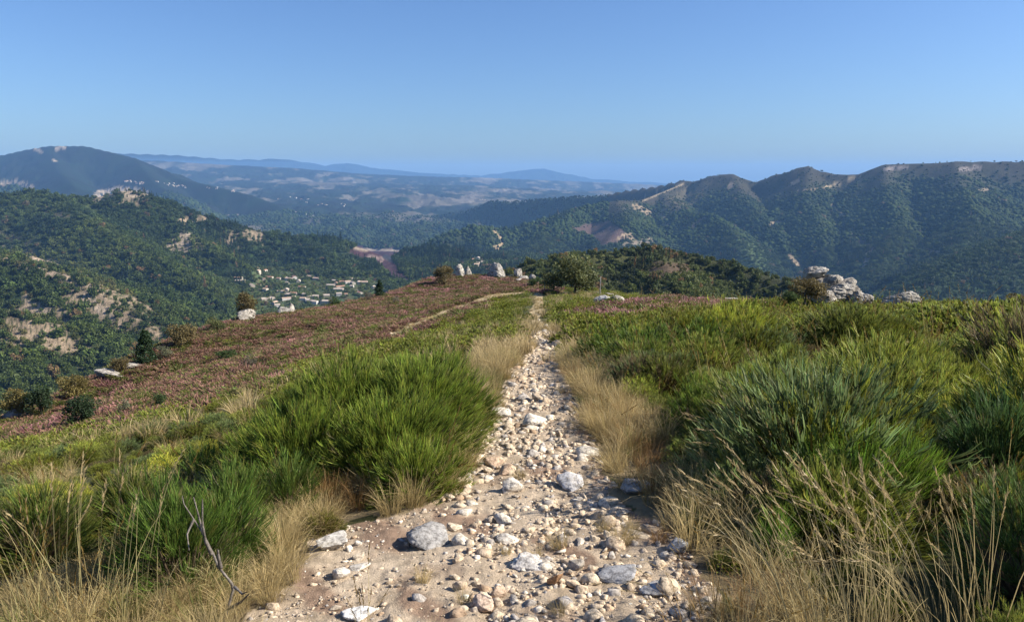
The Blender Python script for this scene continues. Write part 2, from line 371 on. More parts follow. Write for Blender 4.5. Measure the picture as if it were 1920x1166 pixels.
# rock, scree, tracks and clearings on the far slopes: (photo strokes, half width, colour)
ROCKC, SCREE, TRACK = (.33, .26, .185), (.27, .205, .135), (.30, .235, .145)
FARPATCH = [
 (((0,478),(60,492),(120,512),(165,536),(200,552)), 16, (.33,.25,.175)), (((30,610),(60,585),(110,603)), 27, SCREE), (((140,548),(200,585),(240,612),(285,622)), 24, SCREE), (((160,560),(215,600)), 9, ROCKC),
 (((50,560),(90,590)), 10, ROCKC), (((215,552),(275,585)), 13, SCREE), (((0,650),(60,615),(120,645),(150,655)), 24, SCREE), (((0,620),(30,640)), 8, SCREE), (((185,368),(225,359),(270,366)), 11, ROCKC), (((225,382),(262,378)), 3, SCREE),
 (((320,470),(345,447),(368,458)), 15, ROCKC), (((350,470),(372,462)), 6, ROCKC), (((430,450),(455,440),(488,447)), 12, SCREE), (((340,417),(382,411)), 8, SCREE), (((80,395),(125,405)), 7, (.10,.085,.055)), (((0,440),(60,460)), 9, (.09,.08,.05)),
 (((66,280),(78,285)), 3, ROCKC), (((106,281),(116,274),(122,279)), 3, ROCKC), (((98,300),(105,302)), 2, ROCKC), (((0,345),(30,340),(60,352)), 5, SCREE),
 (((1190,388),(1220,402)), 7, SCREE), (((1240,405),(1248,420)), 6, (.2,.17,.12)), (((1160,447),(1180,440),(1186,450)), 5, SCREE), (((1170,460),(1220,450)), 5, (.2,.16,.12)),
 (((1205,377),(1240,362),(1285,343)), 1.6, TRACK), (((1545,353),(1580,342),(1613,329)), 2.3, TRACK), (((1495,359),(1545,353)), 1.0, SCREE),
 (((925,433),(938,446),(942,458),(926,463),(946,477),(958,493)), 2.5, (.40,.29,.17)), (((1372,345),(1366,352)), 4, SCREE), (((1485,345),(1497,340)), 4, SCREE), (((1445,420),(1462,418)), 4, SCREE), (((1560,386),(1585,408)), 3, SCREE),
 (((1630,470),(1622,500)), 5, (.2,.16,.13)), (((1835,360),(1850,356)), 5, SCREE), (((1600,440),(1640,470)), 6, (.13,.10,.09)), (((1660,318),(1700,312)), 4, (.2,.17,.15)), (((1800,318),(1835,315)), 4, (.2,.17,.15)), (((1480,480),(1500,500)), 4, SCREE), (((1740,470),(1760,474)), 3, SCREE), (((1300,425),(1320,410)), 6, (.13,.10,.085)), (((1560,590),(1640,545)), 6, (.15,.12,.11)),
]
QUARRY = [(652,470),(668,460),(700,466),(755,466),(752,478),(738,488),(748,508),(772,528),(745,524),(712,500),(690,486),(668,482)]
PURPLE = [(1068,430),(1100,420),(1140,413),(1165,428),(1182,446),(1150,458),(1128,462),(1108,442)]
FIELDS = [(470,505),(520,500),(600,520),(700,520),(730,545),(700,560),(640,580),(540,590),(470,590)]
NWOOD_BARE = [(1225,490),(1290,495),(1300,512),(1260,520),(1215,512)]
def hill_cover(X, kid):
    px, py = project(X); d = X[..., 1]; x, y = X[..., 0], X[..., 1]
    ua, va = x / np.maximum(d, 1), np.log(np.maximum(d, 1))
    wob = fbm(ua / .012, va / .014, 3); wob2 = fbm(ua / .006, va / .007 + 9, 3)
    qx = px + 9 * wob; qy = py + 6 * wob2
    n1 = fbm(x / 210, y / 210, 4); n2 = fbm(x / 60 + 20, y / 60, 3)
    c = np.stack([.026 + .018 * n1, .042 + .02 * n1 + .012 * n2, .014 + .006 * n1], -1)
    bare = np.zeros(px.shape)                         # 1 where no trees stand
    def put(m, col, b=1.0):
        nonlocal c, bare
        m = m[..., None] if np.ndim(m) < c.ndim else m
        c = c * (1 - m) + np.asarray(col) * m; bare = np.maximum(bare, m[..., 0] * b)
    K = lambda s: kid == KINDS.index(s)
    mr = K('mountain_range')
    # heather uplands under the crest of the range
    sky_y = np.interp(px, [1150,1280,1340,1372,1420,1515,1560,1660,1790,1920], [370,338,328,326,341,312,326,309,303,303])
    up = mr * sstep(70, 10, py - sky_y + 26 * n1 + 14 * wob) * (px > 1140)
    put(up * .85, (.050, .041, .030), 0); bare = np.maximum(bare, np.clip(up * 1.0, 0, .86))
    dots = sstep(.1, .35, fbm(x / 45, y / 45, 3)) * mr * (py > 330) * .5
    put(dots * sstep(.0, .3, n1), (.06, .06, .034), .6)
    put(1.0 * (mr & inpoly(px + 3 * wob, py + 3 * wob, PURPLE)), np.stack([.088 + .02 * n2, .058 + .02 * n2, .050 + .01 * n2], -1), .97)
    put(1.0 * (mr & inpoly(qx, qy, [(1290,350),(1340,335),(1300,385),(1255,405),(1240,380)])) * .8, (.10, .085, .05), .7)
    put(1.0 * (mr & inpoly(qx, qy, [(1380,440),(1420,435),(1450,520),(1430,560),(1390,500)])) * .7, (.07, .10, .035), .5)
    lh = K('wooded_hill')
    put(1.0 * (lh & inpoly(qx, qy, [(0,430),(110,440),(210,520),(330,620),(250,580),(120,500),(0,470)])) * .75, (.085, .10, .04), .35)
    put(1.0 * (lh & inpoly(qx, qy, [(0,365),(160,370),(210,420),(300,500),(240,480),(120,420),(0,400)])) * .6, (.085, .11, .035), .3)
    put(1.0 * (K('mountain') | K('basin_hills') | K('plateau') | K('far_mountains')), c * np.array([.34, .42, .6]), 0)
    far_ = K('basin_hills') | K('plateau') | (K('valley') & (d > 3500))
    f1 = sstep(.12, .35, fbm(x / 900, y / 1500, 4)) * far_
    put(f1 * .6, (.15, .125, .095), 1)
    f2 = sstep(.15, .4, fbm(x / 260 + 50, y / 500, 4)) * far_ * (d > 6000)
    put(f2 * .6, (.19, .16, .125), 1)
    for pts, hw, col in FARPATCH:
        dd = stroke(px + hw * .5 * wob, py + hw * .5 * wob2, pts)
        mk = sstep(1.15 * hw, .75 * hw, dd * (1 + .5 * wob2 if hw > 3 else 1)) * (kid > 0)
        if hw > 4:
            n3 = fbm(ua / .004, va / .006 + 5, 3); mk = mk * sstep(-.12, .12, n3 + .12 + .3 * n2); mk = mk * (1 - .0 * n3)
        put(mk, np.stack([v * (1 + .6 * wob2 + .4 * n2) for v in col], -1), .9)
    qm = inpoly(px + 3 * wob2, py + 2 * wob, QUARRY) & (d > 1200) & (d < 4200)
    put(1.0 * qm, np.stack([.060 + .04 * wob2, .031 + .02 * wob2, .037 + .02 * wob2], -1)); put(qm * .8 * sstep(3, 1.5, stroke(px, py, [(655,466),(700,468),(755,470)])), (.36, .29, .21))
    put(qm * sstep(3.0, 1.5, stroke(px + 2 * wob, py, [(690,480),(720,484),(708,498)])), (.22, .16, .14))
    put(qm * sstep(6, 4, stroke(px, py, [(722,482),(738,488)])), (.05, .045, .05))
    fm = inpoly(px + 10 * wob, py + 8 * wob2, FIELDS) & (d > 900) & (d < 2000)
    put(fm * .9, np.stack([.085 + .05 * wob, .105 + .05 * wob2, .045 + 0 * wob], -1), .55)
    nw = K('near_wood'); nb = inpoly(px + 6 * wob, py + 5 * wob2, NWOOD_BARE) & nw
    put(nw * 1.0, np.stack([.07 + .03 * n2, .075 + .03 * n2, .03 + 0 * n2], -1), 0); put(.8 * nb, (.13, .085, .06), .75)
    return np.clip(c, .012, .8), np.clip(bare, 0, 1)

# ------------------------------------------------------------------ ground, path and hills
A_F = np.radians(np.linspace(-46, 46, 1150)); A_C = np.radians(np.linspace(46, 314, 60))[1:-1]
ANG = np.concatenate([A_F, A_C]); NF = len(A_F)
def polar(rr, aa): 
    R_, A_ = np.meshgrid(rr, aa, indexing='ij'); return R_ * np.sin(A_), R_ * np.cos(A_)
def grid_faces(nr, na, wrap):
    i = np.arange(nr - 1)[:, None]; j = np.arange(na if wrap else na - 1)[None, :]; k = (j + 1) % na
    return np.stack([i * na + j, i * na + k, (i + 1) * na + k, (i + 1) * na + j], -1).reshape(-1, 4)
def sub(V, Fa, C):
    u, inv = np.unique(Fa, return_inverse=True); return V[u], inv.reshape(Fa.shape), C[u]

rr = np.concatenate([[.02], np.geomspace(.6, 170, 620)])
gx, gy = polar(rr, ANG); gz, gk = surf(gx, gy, True)
Xg = np.stack([gx, gy, gz], -1)
pm = m_path(Xg); hm = m_heather(Xg); sm = m_straw(Xg)
trench = pm & (gy < 12)
gz = gz - .0 * trench + pm * (.018 * fbm(gx / .22, gy / .22, 3) + .012 * fbm(gx / .07, gy / .07, 2)) * sstep(30, 10, gy)
Xg[..., 2] = gz
na_, nb_ = fbm(gx / .9, gy / .9, 4), fbm(gx / .25, gy / .25 + 3, 3)
cg = np.stack([.085 + .04 * na_, .085 + .035 * na_, .035 + .015 * na_], -1)
cg = np.where(hm[..., None], np.stack([.105 + .03 * nb_, .068 + .02 * nb_, .042 + .01 * nb_], -1), cg)
cg = np.where(sm[..., None], np.stack([.27 + .07 * nb_, .205 + .06 * nb_, .115 + .04 * nb_], -1), cg)
cg = np.where(pm[..., None], np.where((gy > 21)[..., None], np.array([.40, .31, .18]), np.stack([.49 + .12 * nb_ + .10 * na_, .385 + .10 * nb_ + .09 * na_, .27 + .08 * nb_ + .07 * na_], -1)), cg)
gh, gb_ = hill_cover(Xg, gk); cg = np.where((gk >= 0)[..., None], gh, cg)
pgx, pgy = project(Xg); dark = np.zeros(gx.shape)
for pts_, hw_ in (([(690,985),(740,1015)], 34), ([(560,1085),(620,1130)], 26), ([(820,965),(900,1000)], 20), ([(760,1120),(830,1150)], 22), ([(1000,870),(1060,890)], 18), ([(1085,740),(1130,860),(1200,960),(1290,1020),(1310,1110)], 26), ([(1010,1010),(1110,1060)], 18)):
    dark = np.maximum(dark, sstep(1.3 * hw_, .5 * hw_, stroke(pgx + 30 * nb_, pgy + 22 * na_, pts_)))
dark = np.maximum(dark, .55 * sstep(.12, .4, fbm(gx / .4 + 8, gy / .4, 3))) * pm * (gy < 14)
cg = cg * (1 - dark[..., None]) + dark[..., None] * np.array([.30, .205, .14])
cg = np.clip(cg, .01, .8)
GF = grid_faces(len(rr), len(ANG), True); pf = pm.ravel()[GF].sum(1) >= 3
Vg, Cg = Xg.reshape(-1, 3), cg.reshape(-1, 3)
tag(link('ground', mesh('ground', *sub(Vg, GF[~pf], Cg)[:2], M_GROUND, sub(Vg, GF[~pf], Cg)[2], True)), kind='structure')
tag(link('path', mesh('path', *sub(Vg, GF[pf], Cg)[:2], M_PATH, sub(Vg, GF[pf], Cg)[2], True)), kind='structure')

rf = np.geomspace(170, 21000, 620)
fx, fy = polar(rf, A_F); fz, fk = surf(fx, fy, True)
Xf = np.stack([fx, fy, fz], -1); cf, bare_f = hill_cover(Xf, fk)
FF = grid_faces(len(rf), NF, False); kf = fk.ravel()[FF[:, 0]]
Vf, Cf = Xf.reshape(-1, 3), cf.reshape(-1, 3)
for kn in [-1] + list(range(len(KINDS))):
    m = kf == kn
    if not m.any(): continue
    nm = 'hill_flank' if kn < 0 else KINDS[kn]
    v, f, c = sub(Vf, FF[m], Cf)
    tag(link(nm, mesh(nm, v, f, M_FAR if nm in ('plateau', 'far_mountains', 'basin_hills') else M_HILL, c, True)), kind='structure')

# ------------------------------------------------------------------ prototype shapes
import bmesh
def ico(sub):
    bm = bmesh.new(); bmesh.ops.create_icosphere(bm, subdivisions=sub, radius=1.0)
    V = np.array([v.co[:] for v in bm.verts]); Fa = np.array([[v.index for v in f.verts] for f in bm.faces]); bm.free(); return V, Fa
ICO = {k: ico(k) for k in (1, 2, 3, 4, 5)}
def bumps(D, r, n, amp, s):
    C = r.normal(size=(n, 3)); C /= np.linalg.norm(C, axis=1)[:, None]; a = r.uniform(-1, 1, n) * amp
    return 1 + (a[None] * np.exp(-((D[:, None] - C[None]) ** 2).sum(-1) / s)).sum(1)
def crown_blob(seed):
    r = np.random.default_rng(seed); V, Fa = ICO[2]
    V = V * bumps(V, r, 26, .42, .09)[:, None] * (1 + r.normal(0, .05, (len(V), 1)))
    V[:, 2] = np.where(V[:, 2] < 0, V[:, 2] * .8, V[:, 2]) + .45
    c = np.clip(r.normal(1, .16, (len(V), 1)), .6, 1.5) * np.ones(3)
    return mesh('crown', V, Fa, M_CROWN_T, c)
def crown_cone(seed):
    r = np.random.default_rng(seed); V, Fa, T, K = [], [], 6, 9
    for t in range(T):
        z0 = -.3 + 2.6 * t / T; R = (1 - t / T) * .8 + .06; n0 = len(V)
        for k in range(K):
            a = 2 * np.pi * (k + .5 * t) / K; q = R * r.uniform(.6, 1.15)
            V.append((q * np.cos(a), q * np.sin(a), z0 + r.uniform(-.1, .1)))
        V.append((0, 0, z0 + .8))
        Fa += [(n0 + k, n0 + (k + 1) % K, n0 + K) for k in range(K)]
    V = np.array(V); c = np.clip(r.normal(1, .2, (len(V), 1)), .5, 1.5) * np.ones(3)
    return mesh('conifer_crown', V, np.array(Fa), M_CROWN_T, c)
def leaf_quads(C, size, r, up=.3):
    n = len(C); a = r.normal(size=(n, 3)); a[:, 2] += up; a /= np.linalg.norm(a, axis=1)[:, None]
    b = np.cross(a, r.normal(size=(n, 3))); b /= np.linalg.norm(b, axis=1)[:, None] + 1e-9; e = np.cross(a, b)
    s = np.broadcast_to(np.asarray(size, float), (n,))[:, None] * r.uniform(.6, 1.3, (n, 1))
    V = np.stack([C - b * s, C - e * s * .6, C + b * s, C + e * s * .6], 1).reshape(-1, 3)
    return V, np.arange(4 * n).reshape(n, 4)
def cluster_points(r, n, k, lump=.33, flat=1.0):
    C = r.normal(size=(k, 3)); C /= np.linalg.norm(C, axis=1)[:, None]; C *= r.uniform(.35, .85, (k, 1)); C[:, 2] *= flat
    i = r.integers(0, k, n); D = r.normal(size=(n, 3)); D /= np.linalg.norm(D, axis=1)[:, None]
    return C[i] + D * lump * r.uniform(.55, 1.0, (n, 1)) * r.uniform(.7, 1.3, k)[i][:, None], i, k
def crown_leafy(seed, n=420, k=16, conifer=False):
    r = np.random.default_rng(seed); P_, i, k = cluster_points(r, n, k, .36)
    if conifer:
        h = r.random(n); R = (1 - h) * .75 + .05; a = r.random(n) * 6.283; q = R * np.sqrt(r.random(n)) * (.75 + .3 * np.sin(a * 5 + 9 * np.floor(h * 8)))
        P_ = np.stack([q * np.cos(a), q * np.sin(a), h * 2.4 - .5 - .25 * q], -1); i = np.floor(h * 8).astype(int); k = 9
    V, Fa = leaf_quads(P_, .17 if not conifer else .13, r); V[:, 2] += .5
    c = np.repeat(r.uniform(.72, 1.3, k)[i] * r.uniform(.8, 1.2, n), 4)[:, None] * np.ones(3)
    return mesh('leafy_crown', V, Fa, M_LEAF_T, c)

# ------------------------------------------------------------------ woods on the far slopes
elev_f = (fz - CAMZ) / np.hypot(fx, fy); hor = np.maximum.accumulate(elev_f, 0)
def visible(x, y, top, slack):
    r = np.hypot(x, y); i = np.clip(np.searchsorted(rf, r) - 2, 0, len(rf) - 1)
    j = np.clip(np.searchsorted(A_F, np.arctan2(x, y)), 0, NF - 1)
    return (top - CAMZ) / r >= hor[i, j] - slack
r_ = np.random.default_rng(21)
def sample_polar(n, r0, r1, lam, amax=37.0):
    g = np.geomspace(r0, r1, 400); cdf = np.concatenate([[0], np.cumsum(.5 * (lam(g[1:]) * g[1:] + lam(g[:-1]) * g[:-1]) * np.diff(g))])
    tot = cdf[-1] * 2 * math.radians(amax); m = int(tot) if n is None else n
    r = np.interp(r_.random(m) * cdf[-1], cdf, g); a = np.radians(r_.uniform(-amax, amax, m)); return r * np.sin(a), r * np.cos(a)
area = lambda d: np.where(d < 520, 3.7, 4.1 + d / 700) ** 2
tx, ty = sample_polar(None, 175, 5200, lambda d: 1 / area(d))
tz, tk = surf(tx, ty, True); keep = (tk >= 0) & visible(tx, ty, tz + 9, .012)
tx, ty, tz, tk = tx[keep], ty[keep], tz[keep], tk[keep]
TX = np.stack([tx, ty, tz], -1); tc, tb = hill_cover(TX, tk)
keep = r_.random(len(tx)) > tb
K_ = lambda s: tk == KINDS.index(s)
keep &= ~(K_('near_wood') & (np.hypot(tx, ty) < 230) & (tx < 0))
TX, tk, tc, tb_ = TX[keep], tk[keep], tc[keep], tb[keep]; tx, ty = TX[:, 0], TX[:, 1]
nn = len(TX); d_ = np.hypot(tx, ty); tp, tq = project(TX)
pat = fbm(tx / 160, ty / 160, 4); pat2 = fbm(tx / 45 + 70, ty / 45, 3)
con = (sstep(.15, .3, fbm(tx / 120 + 300, ty / 120, 3) + .25 * ((tp > 730) & (tp < 950) & (d_ > 1400) & (d_ < 2100)) - .12 * K_('near_wood')) * .8 > r_.random(nn)) & (tb_ < .15) & ~((d_ < 1250) & (tx < 0))
base = np.stack([.030 + .020 * pat + .012 * pat2, .046 + .024 * pat + .014 * pat2, .0125 + .005 * pat], -1)
base = np.where(con[:, None], np.stack([.013 + .005 * pat, .024 + .007 * pat, .012 + .0 * pat], -1), base)
base *= np.clip(r_.normal(1, .22, (nn, 1)), .5, 1.7)
brown = r_.random(nn) < np.where(K_('near_wood'), .04 + .25 * sstep(.0, .3, pat2) * (tp < 1320) * (tq > 480), .02)
base[brown] = np.array([.09, .06, .035]) * r_.uniform(.7, 1.2, (brown.sum(), 1))
base = np.where((K_('mountain_range') & (d_ > 1400))[:, None], .74 * base + .26 * tc, .8 * base + .2 * tc)
rad = np.sqrt(area(d_)) * .58 * np.clip(np.exp(r_.normal(-.02, .34, nn)), .45, 2.0) * (1 - .6 * tb_); rad[K_('near_wood')] *= .70; rad *= 1.08; base[K_('near_wood')] *= np.array([2.9, 2.5, 2.1]); base[(d_ < 1700) & (tx < 0)] *= np.array([1.45, 1.3, 1.0]); base[(d_ > 3600) & (tp < 1250) & K_('mountain_range')] *= .5  # last step: shade of the far left ridge face painted into its tree colour
scl = np.stack([rad, rad, rad * r_.uniform(.75, 1.25, nn)], -1); scl[con] *= np.array([.7, .7, 1.0])
rot = np.stack([r_.normal(0, .1, nn), r_.normal(0, .1, nn), r_.uniform(0, 6.28, nn)], -1)
BL = [crown_blob(s) for s in range(6)] + [crown_cone(s) for s in range(3)]
LF = [crown_leafy(s, 380, 14) for s in range(40, 45)] + [crown_leafy(s, 420, 8, True) for s in range(50, 52)]
nw = d_ < 520; mid = ~nw & (d_ < 2600)
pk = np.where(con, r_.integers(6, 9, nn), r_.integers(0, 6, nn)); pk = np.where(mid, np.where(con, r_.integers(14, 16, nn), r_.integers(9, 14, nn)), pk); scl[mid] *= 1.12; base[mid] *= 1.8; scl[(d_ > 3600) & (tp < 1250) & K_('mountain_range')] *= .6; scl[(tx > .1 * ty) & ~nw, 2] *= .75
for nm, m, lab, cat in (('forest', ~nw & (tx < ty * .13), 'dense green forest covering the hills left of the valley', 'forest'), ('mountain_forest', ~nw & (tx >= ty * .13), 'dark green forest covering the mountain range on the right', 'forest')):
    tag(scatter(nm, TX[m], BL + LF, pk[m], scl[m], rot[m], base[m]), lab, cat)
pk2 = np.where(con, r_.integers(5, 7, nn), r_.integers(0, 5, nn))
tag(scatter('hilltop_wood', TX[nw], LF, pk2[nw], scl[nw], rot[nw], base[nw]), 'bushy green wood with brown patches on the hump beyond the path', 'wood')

# ------------------------------------------------------------------ houses
M_WALL = [plain_mat('cream_render', (.46, .41, .33)), plain_mat('white_render', (.55, .52, .47)), plain_mat('stone_wall', (.34, .29, .23))]
M_ROOF = [plain_mat('terracotta_tiles', (.36, .20, .13)), plain_mat('faded_tiles', (.42, .30, .22)), plain_mat('pale_tiles', (.44, .36, .29))]
def gable(l, wd, h, rh, o=.35):
    x, y = l / 2, wd / 2
    W = [(-x,-y,-4),(x,-y,-4),(x,y,-4),(-x,y,-4),(-x,-y,h),(x,-y,h),(x,y,h),(-x,y,h),(-x,0,h+rh-.05),(x,0,h+rh-.05)]
    WF = [(0,1,5,4),(2,3,7,6),(1,2,6,5),(3,0,4,7),(4,7,8,8),(6,5,9,9)]
    R = [(-x-o,-y-o,h-o*.4),(x+o,-y-o,h-o*.4),(x+o,0,h+rh),(-x-o,0,h+rh),(x+o,y+o,h-o*.4),(-x-o,y+o,h-o*.4)]
    R = R + [(a, b, c - .22) for a, b, c in R]
    RF = [(0,1,2,3),(3,2,4,5),(7,6,9,8),(8,9,11,10),(0,6,7,1),(5,4,10,11),(0,3,9,6),(3,5,11,9),(1,7,8,2),(2,8,10,4)]
    return W, WF, R, RF
def tri_mesh(name, V, FF, mat):
    me = bpy.data.meshes.new(name); me.from_pydata(V, [], [tuple(dict.fromkeys(f)) for f in FF]); me.update(); me.materials.append(mat); return me
HP = []
for i, (l, wd, h, rh) in enumerate([(13, 9, 4.5, 1.9), (17, 9, 5.5, 2.0), (11, 9, 6, 1.8), (22, 10, 4.5, 2.0)]):
    for j in range(3):
        W, WF, R, RF = gable(l, wd, h, rh); HP.append((tri_mesh('house_walls', W, WF, M_WALL[(i + j) % 3]), tri_mesh('house_roof', R, RF, M_ROOF[j]), h + rh, l))
def Gfar(px, py, d0, d1):
    d = np.geomspace(d0, d1, 900); p = P(np.full(d.shape, px), np.full(d.shape, py), d); h = p[:, 2] - surf(p[:, 0], p[:, 1])
    k = np.argmax(h <= 0); return (p[k] if h[k] <= 0 else p[-1]), h[k] <= 0
rh_ = random.Random(5)
def house(q, k, label, group, s=1.0, chim=True):
    wm, rm, ht, l = HP[k % len(HP)]
    o = link('house', wm, None, q); o.rotation_euler = (0, 0, rh_.uniform(-.6, .6) + (math.pi / 2 if rh_.random() < .3 else 0)); o.scale = (s, s, s)
    tag(o, label, 'house', group); r = link('roof', rm, o)
    return o
VILL = [(447,523),(451,529),(483,506),(484,512),(497,509),(495,526),(505,522),(523,524),(535,523),(543,525),(552,523),(538,533),(560,529),(583,521),(593,525),(626,528),(620,537),(630,534),(640,531),(652,531),(662,533),(658,525),(668,526),(672,532),(682,533),(718,532),(472,537),(485,536),(503,540),(498,546),(527,548),(537,546),(545,552),(553,553),(540,555),(575,554),(579,558),(592,558),(568,562),(577,565),(585,567),(591,570),(500,563),(510,561),(515,570),(520,576),(537,562),(612,557),(605,568),(613,569),(635,545),(638,540),(636,555),(647,554),(668,547),(675,552),(550,559),(660,539),(566,540),(700,540)]
for i, (a, b) in enumerate(VILL):
    q, ok = Gfar(a, b, 700, 2400)
    if ok: house(q, rh_.randrange(12), 'small pale house with a tiled roof in the valley village left of centre', 'houses of the valley village', rh_.uniform(.6, .9))
for i, (a, b) in enumerate([(889,491),(896,488),(902,492),(906,496),(899,498),(911,501),(916,497),(893,501),(912,490),(904,487)]):
    q, ok = Gfar(a, b, 900, 3500)
    if ok: house(q, rh_.randrange(12), 'small white house in the hamlet behind the knoll boulders', 'houses of the hamlet behind the knoll', 1.1)
rf2 = random.Random(9)
for (ax, bx, ay, by, n, lab) in [(236,276,338,348,14,'on the lower slope of the left mountain'),(292,348,339,353,16,'on the shoulder right of the left mountain'),(378,440,345,362,8,'on the shoulder right of the left mountain'),(420,505,398,424,16,'in the wooded basin right of the left mountain'),(555,595,398,412,12,'in the wooded basin right of the left mountain'),(612,660,404,440,14,'in the wooded basin right of the left mountain'),(895,915,374,378,5,'in the wooded basin right of the left mountain'),(520,680,365,395,14,'in the wooded basin right of the left mountain')]:
    for k in range(n):
        t = rf2.random(); q, ok = Gfar(ax + t * (bx - ax), ay + (.6 * t + .4 * rf2.random()) * (by - ay), 2500, 14000)
        if ok: house(q, rf2.randrange(12), 'tiny white house ' + lab, 'far houses ' + lab, rf2.uniform(.7, 1.1) if q[1] < 7000 else 1.2)

# ------------------------------------------------------------------ stems, blades and sprigs
def ribbons(A, B, M_, w0, segs, c0, c1, r, tipw=.15):
    n = len(A); t = np.linspace(0, 1, segs + 1)[None, :, None]
    Pm = (1 - t) ** 2 * A[:, None] + 2 * t * (1 - t) * M_[:, None] + t * t * B[:, None]
    D = B - A; s = np.cross(D, r.normal(size=(n, 3))); s /= np.linalg.norm(s, axis=1)[:, None] + 1e-9
    wd = np.broadcast_to(np.asarray(w0, float), (n,))[:, None, None] * (1 - (1 - tipw) * t ** 1.5) * .5
    L, R = Pm - s[:, None] * wd, Pm + s[:, None] * wd
    V = np.stack([L, R], 2).reshape(-1, 3); k = segs + 1
    b = (np.arange(n) * k * 2)[:, None] + (np.arange(segs) * 2)[None]
    Fa = np.stack([b, b + 1, b + 3, b + 2], -1).reshape(-1, 4)
    c0 = np.broadcast_to(c0, (n, 3))[:, None]; c1 = np.broadcast_to(c1, (n, 3))[:, None]
    C = np.repeat((c0 * (1 - t) + c1 * t)[:, :, None], 2, 2).reshape(-1, 3)
    return V, Fa, C
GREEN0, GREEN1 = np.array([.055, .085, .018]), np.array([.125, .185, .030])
def broom(lobes, r, dens=900, w=.006, L=(.07, .15), c0=GREEN0, c1=GREEN1, yellow=.12, woody=True, up=.5):
    parts = []
    for (cx, cy, cz, R, H) in lobes:
        K = 7; ns = max(6, int(dens * (R * R + R * H) * 3.0 / K)); n = ns * K; rr_ = r
        class _S:
            random = staticmethod(lambda m: np.repeat(rr_.random(ns), K)); uniform = staticmethod(lambda a, b, m: np.repeat(rr_.uniform(a, b, ns), K))
        full, r = r, _S
        u = r.random(n); el = np.arcsin(np.clip(u * 1.12 - .12, -1, 1)); az = r.random(n) * 6.283
        D = np.stack([np.cos(el) * np.cos(az), np.cos(el) * np.sin(az), np.sin(el)], -1)
        lump = 1 + .10 * np.sin(az * 5 + cx * 7) * np.cos(el * 4 + cy * 5) + .08 * np.sin(az * 11 + 3 * el)
        q = r.uniform(.72, 1.06, n)[:, None] * lump[:, None]
        T = D * np.array([R, R, H]) * q; T[:, 2] = np.maximum(T[:, 2], .05 * H)
        l = r.uniform(*L, n)[:, None]
        U = D * np.array([1, 1, .6]) + np.array([0, 0, up]); U /= np.linalg.norm(U, axis=1)[:, None]
        A = T - U * l; A[:, 2] = np.maximum(A[:, 2], 0)
        r = full; T = T + r.normal(0, .02 + .1 * w, (n, 3)) * l / .12; A = A + r.normal(0, .006, (n, 3)); A[:, 2] = np.maximum(A[:, 2], 0)
        Mm = .5 * (A + T) + r.normal(0, .012, (n, 3)) + np.array([0, 0, -.01]) + .02 * D
        k = np.repeat(r.uniform(.55, 1.4, (ns, 1)), K, 0) * r.uniform(.7, 1.3, (n, 1)); yl = np.repeat(r.random((ns, 1)) < yellow, K, 0)
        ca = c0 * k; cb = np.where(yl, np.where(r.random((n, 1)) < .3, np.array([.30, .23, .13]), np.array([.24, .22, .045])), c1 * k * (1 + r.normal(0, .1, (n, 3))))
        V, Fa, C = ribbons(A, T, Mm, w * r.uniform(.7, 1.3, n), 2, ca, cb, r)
        parts.append((V + np.array([cx, cy, cz]), Fa, C))
        if woody:
            m = max(8, int(n * .03)); az = r.random(m) * 6.283; q = np.sqrt(r.random(m))
            T = np.stack([q * R * .75 * np.cos(az), q * R * .75 * np.sin(az), H * r.uniform(.25, .6, m)], -1)
            A = T * np.array([.15, .15, 0]); V, Fa, C = ribbons(A, T, .5 * (A + T) - np.array([0, 0, .05]), .012, 3, np.array([.12, .085, .055]), np.array([.14, .10, .06]), r, .4)
            parts.append((V + np.array([cx, cy, cz]), Fa, C))
    return merge(parts)
def tuft(r, n, R, H, w, lean=.5, c0=(.20, .15, .07), c1=(.40, .31, .15), heads=0, wind=(0, 0)):
    a = r.random(n) * 6.283; q = np.sqrt(r.random(n)) * R
    A = np.stack([q * np.cos(a), q * np.sin(a), np.zeros(n)], -1); h = H * r.uniform(.45, 1.1, n)
    o = np.stack([np.cos(a), np.sin(a), 0 * a], -1) * (lean * h * r.uniform(.2, 1.1, n))[:, None] + r.normal(0, .12 * H, (n, 3)) * np.array([1, 1, 0]) + np.array([wind[0], wind[1], 0]) * h[:, None]
    B = A + o + np.array([0, 0, 1]) * (h * np.sqrt(np.clip(1 - (np.linalg.norm(o, axis=1) / h) ** 2, .08, 1)))[:, None]
    Mm = A + .25 * o + np.array([0, 0, .62]) * h[:, None]
    k = r.uniform(.65, 1.25, (n, 1))
    parts = [ribbons(A, B, Mm, w * r.uniform(.6, 1.3, n), 4, np.asarray(c0) * k, np.asarray(c1) * k, r)]
    if heads:
        i = np.argsort(-h)[:heads]; T = B[i] - (B[i] - Mm[i]) * .0; dr = B[i] - Mm[i]; dr /= np.linalg.norm(dr, axis=1)[:, None]
        for s in range(14):
            f = s / 14; A2 = T - dr * (H * .2 * f) ; off = r.normal(0, 1, (len(i), 3)); off /= np.linalg.norm(off, axis=1)[:, None]
            B2 = A2 + dr * H * .035 + off * H * .012 * (1.4 - abs(f - .4))
            parts.append(ribbons(A2, B2, .5 * (A2 + B2), H * .009, 1, np.array([.33, .24, .11]), np.array([.45, .35, .18]), r))
    return merge(parts)
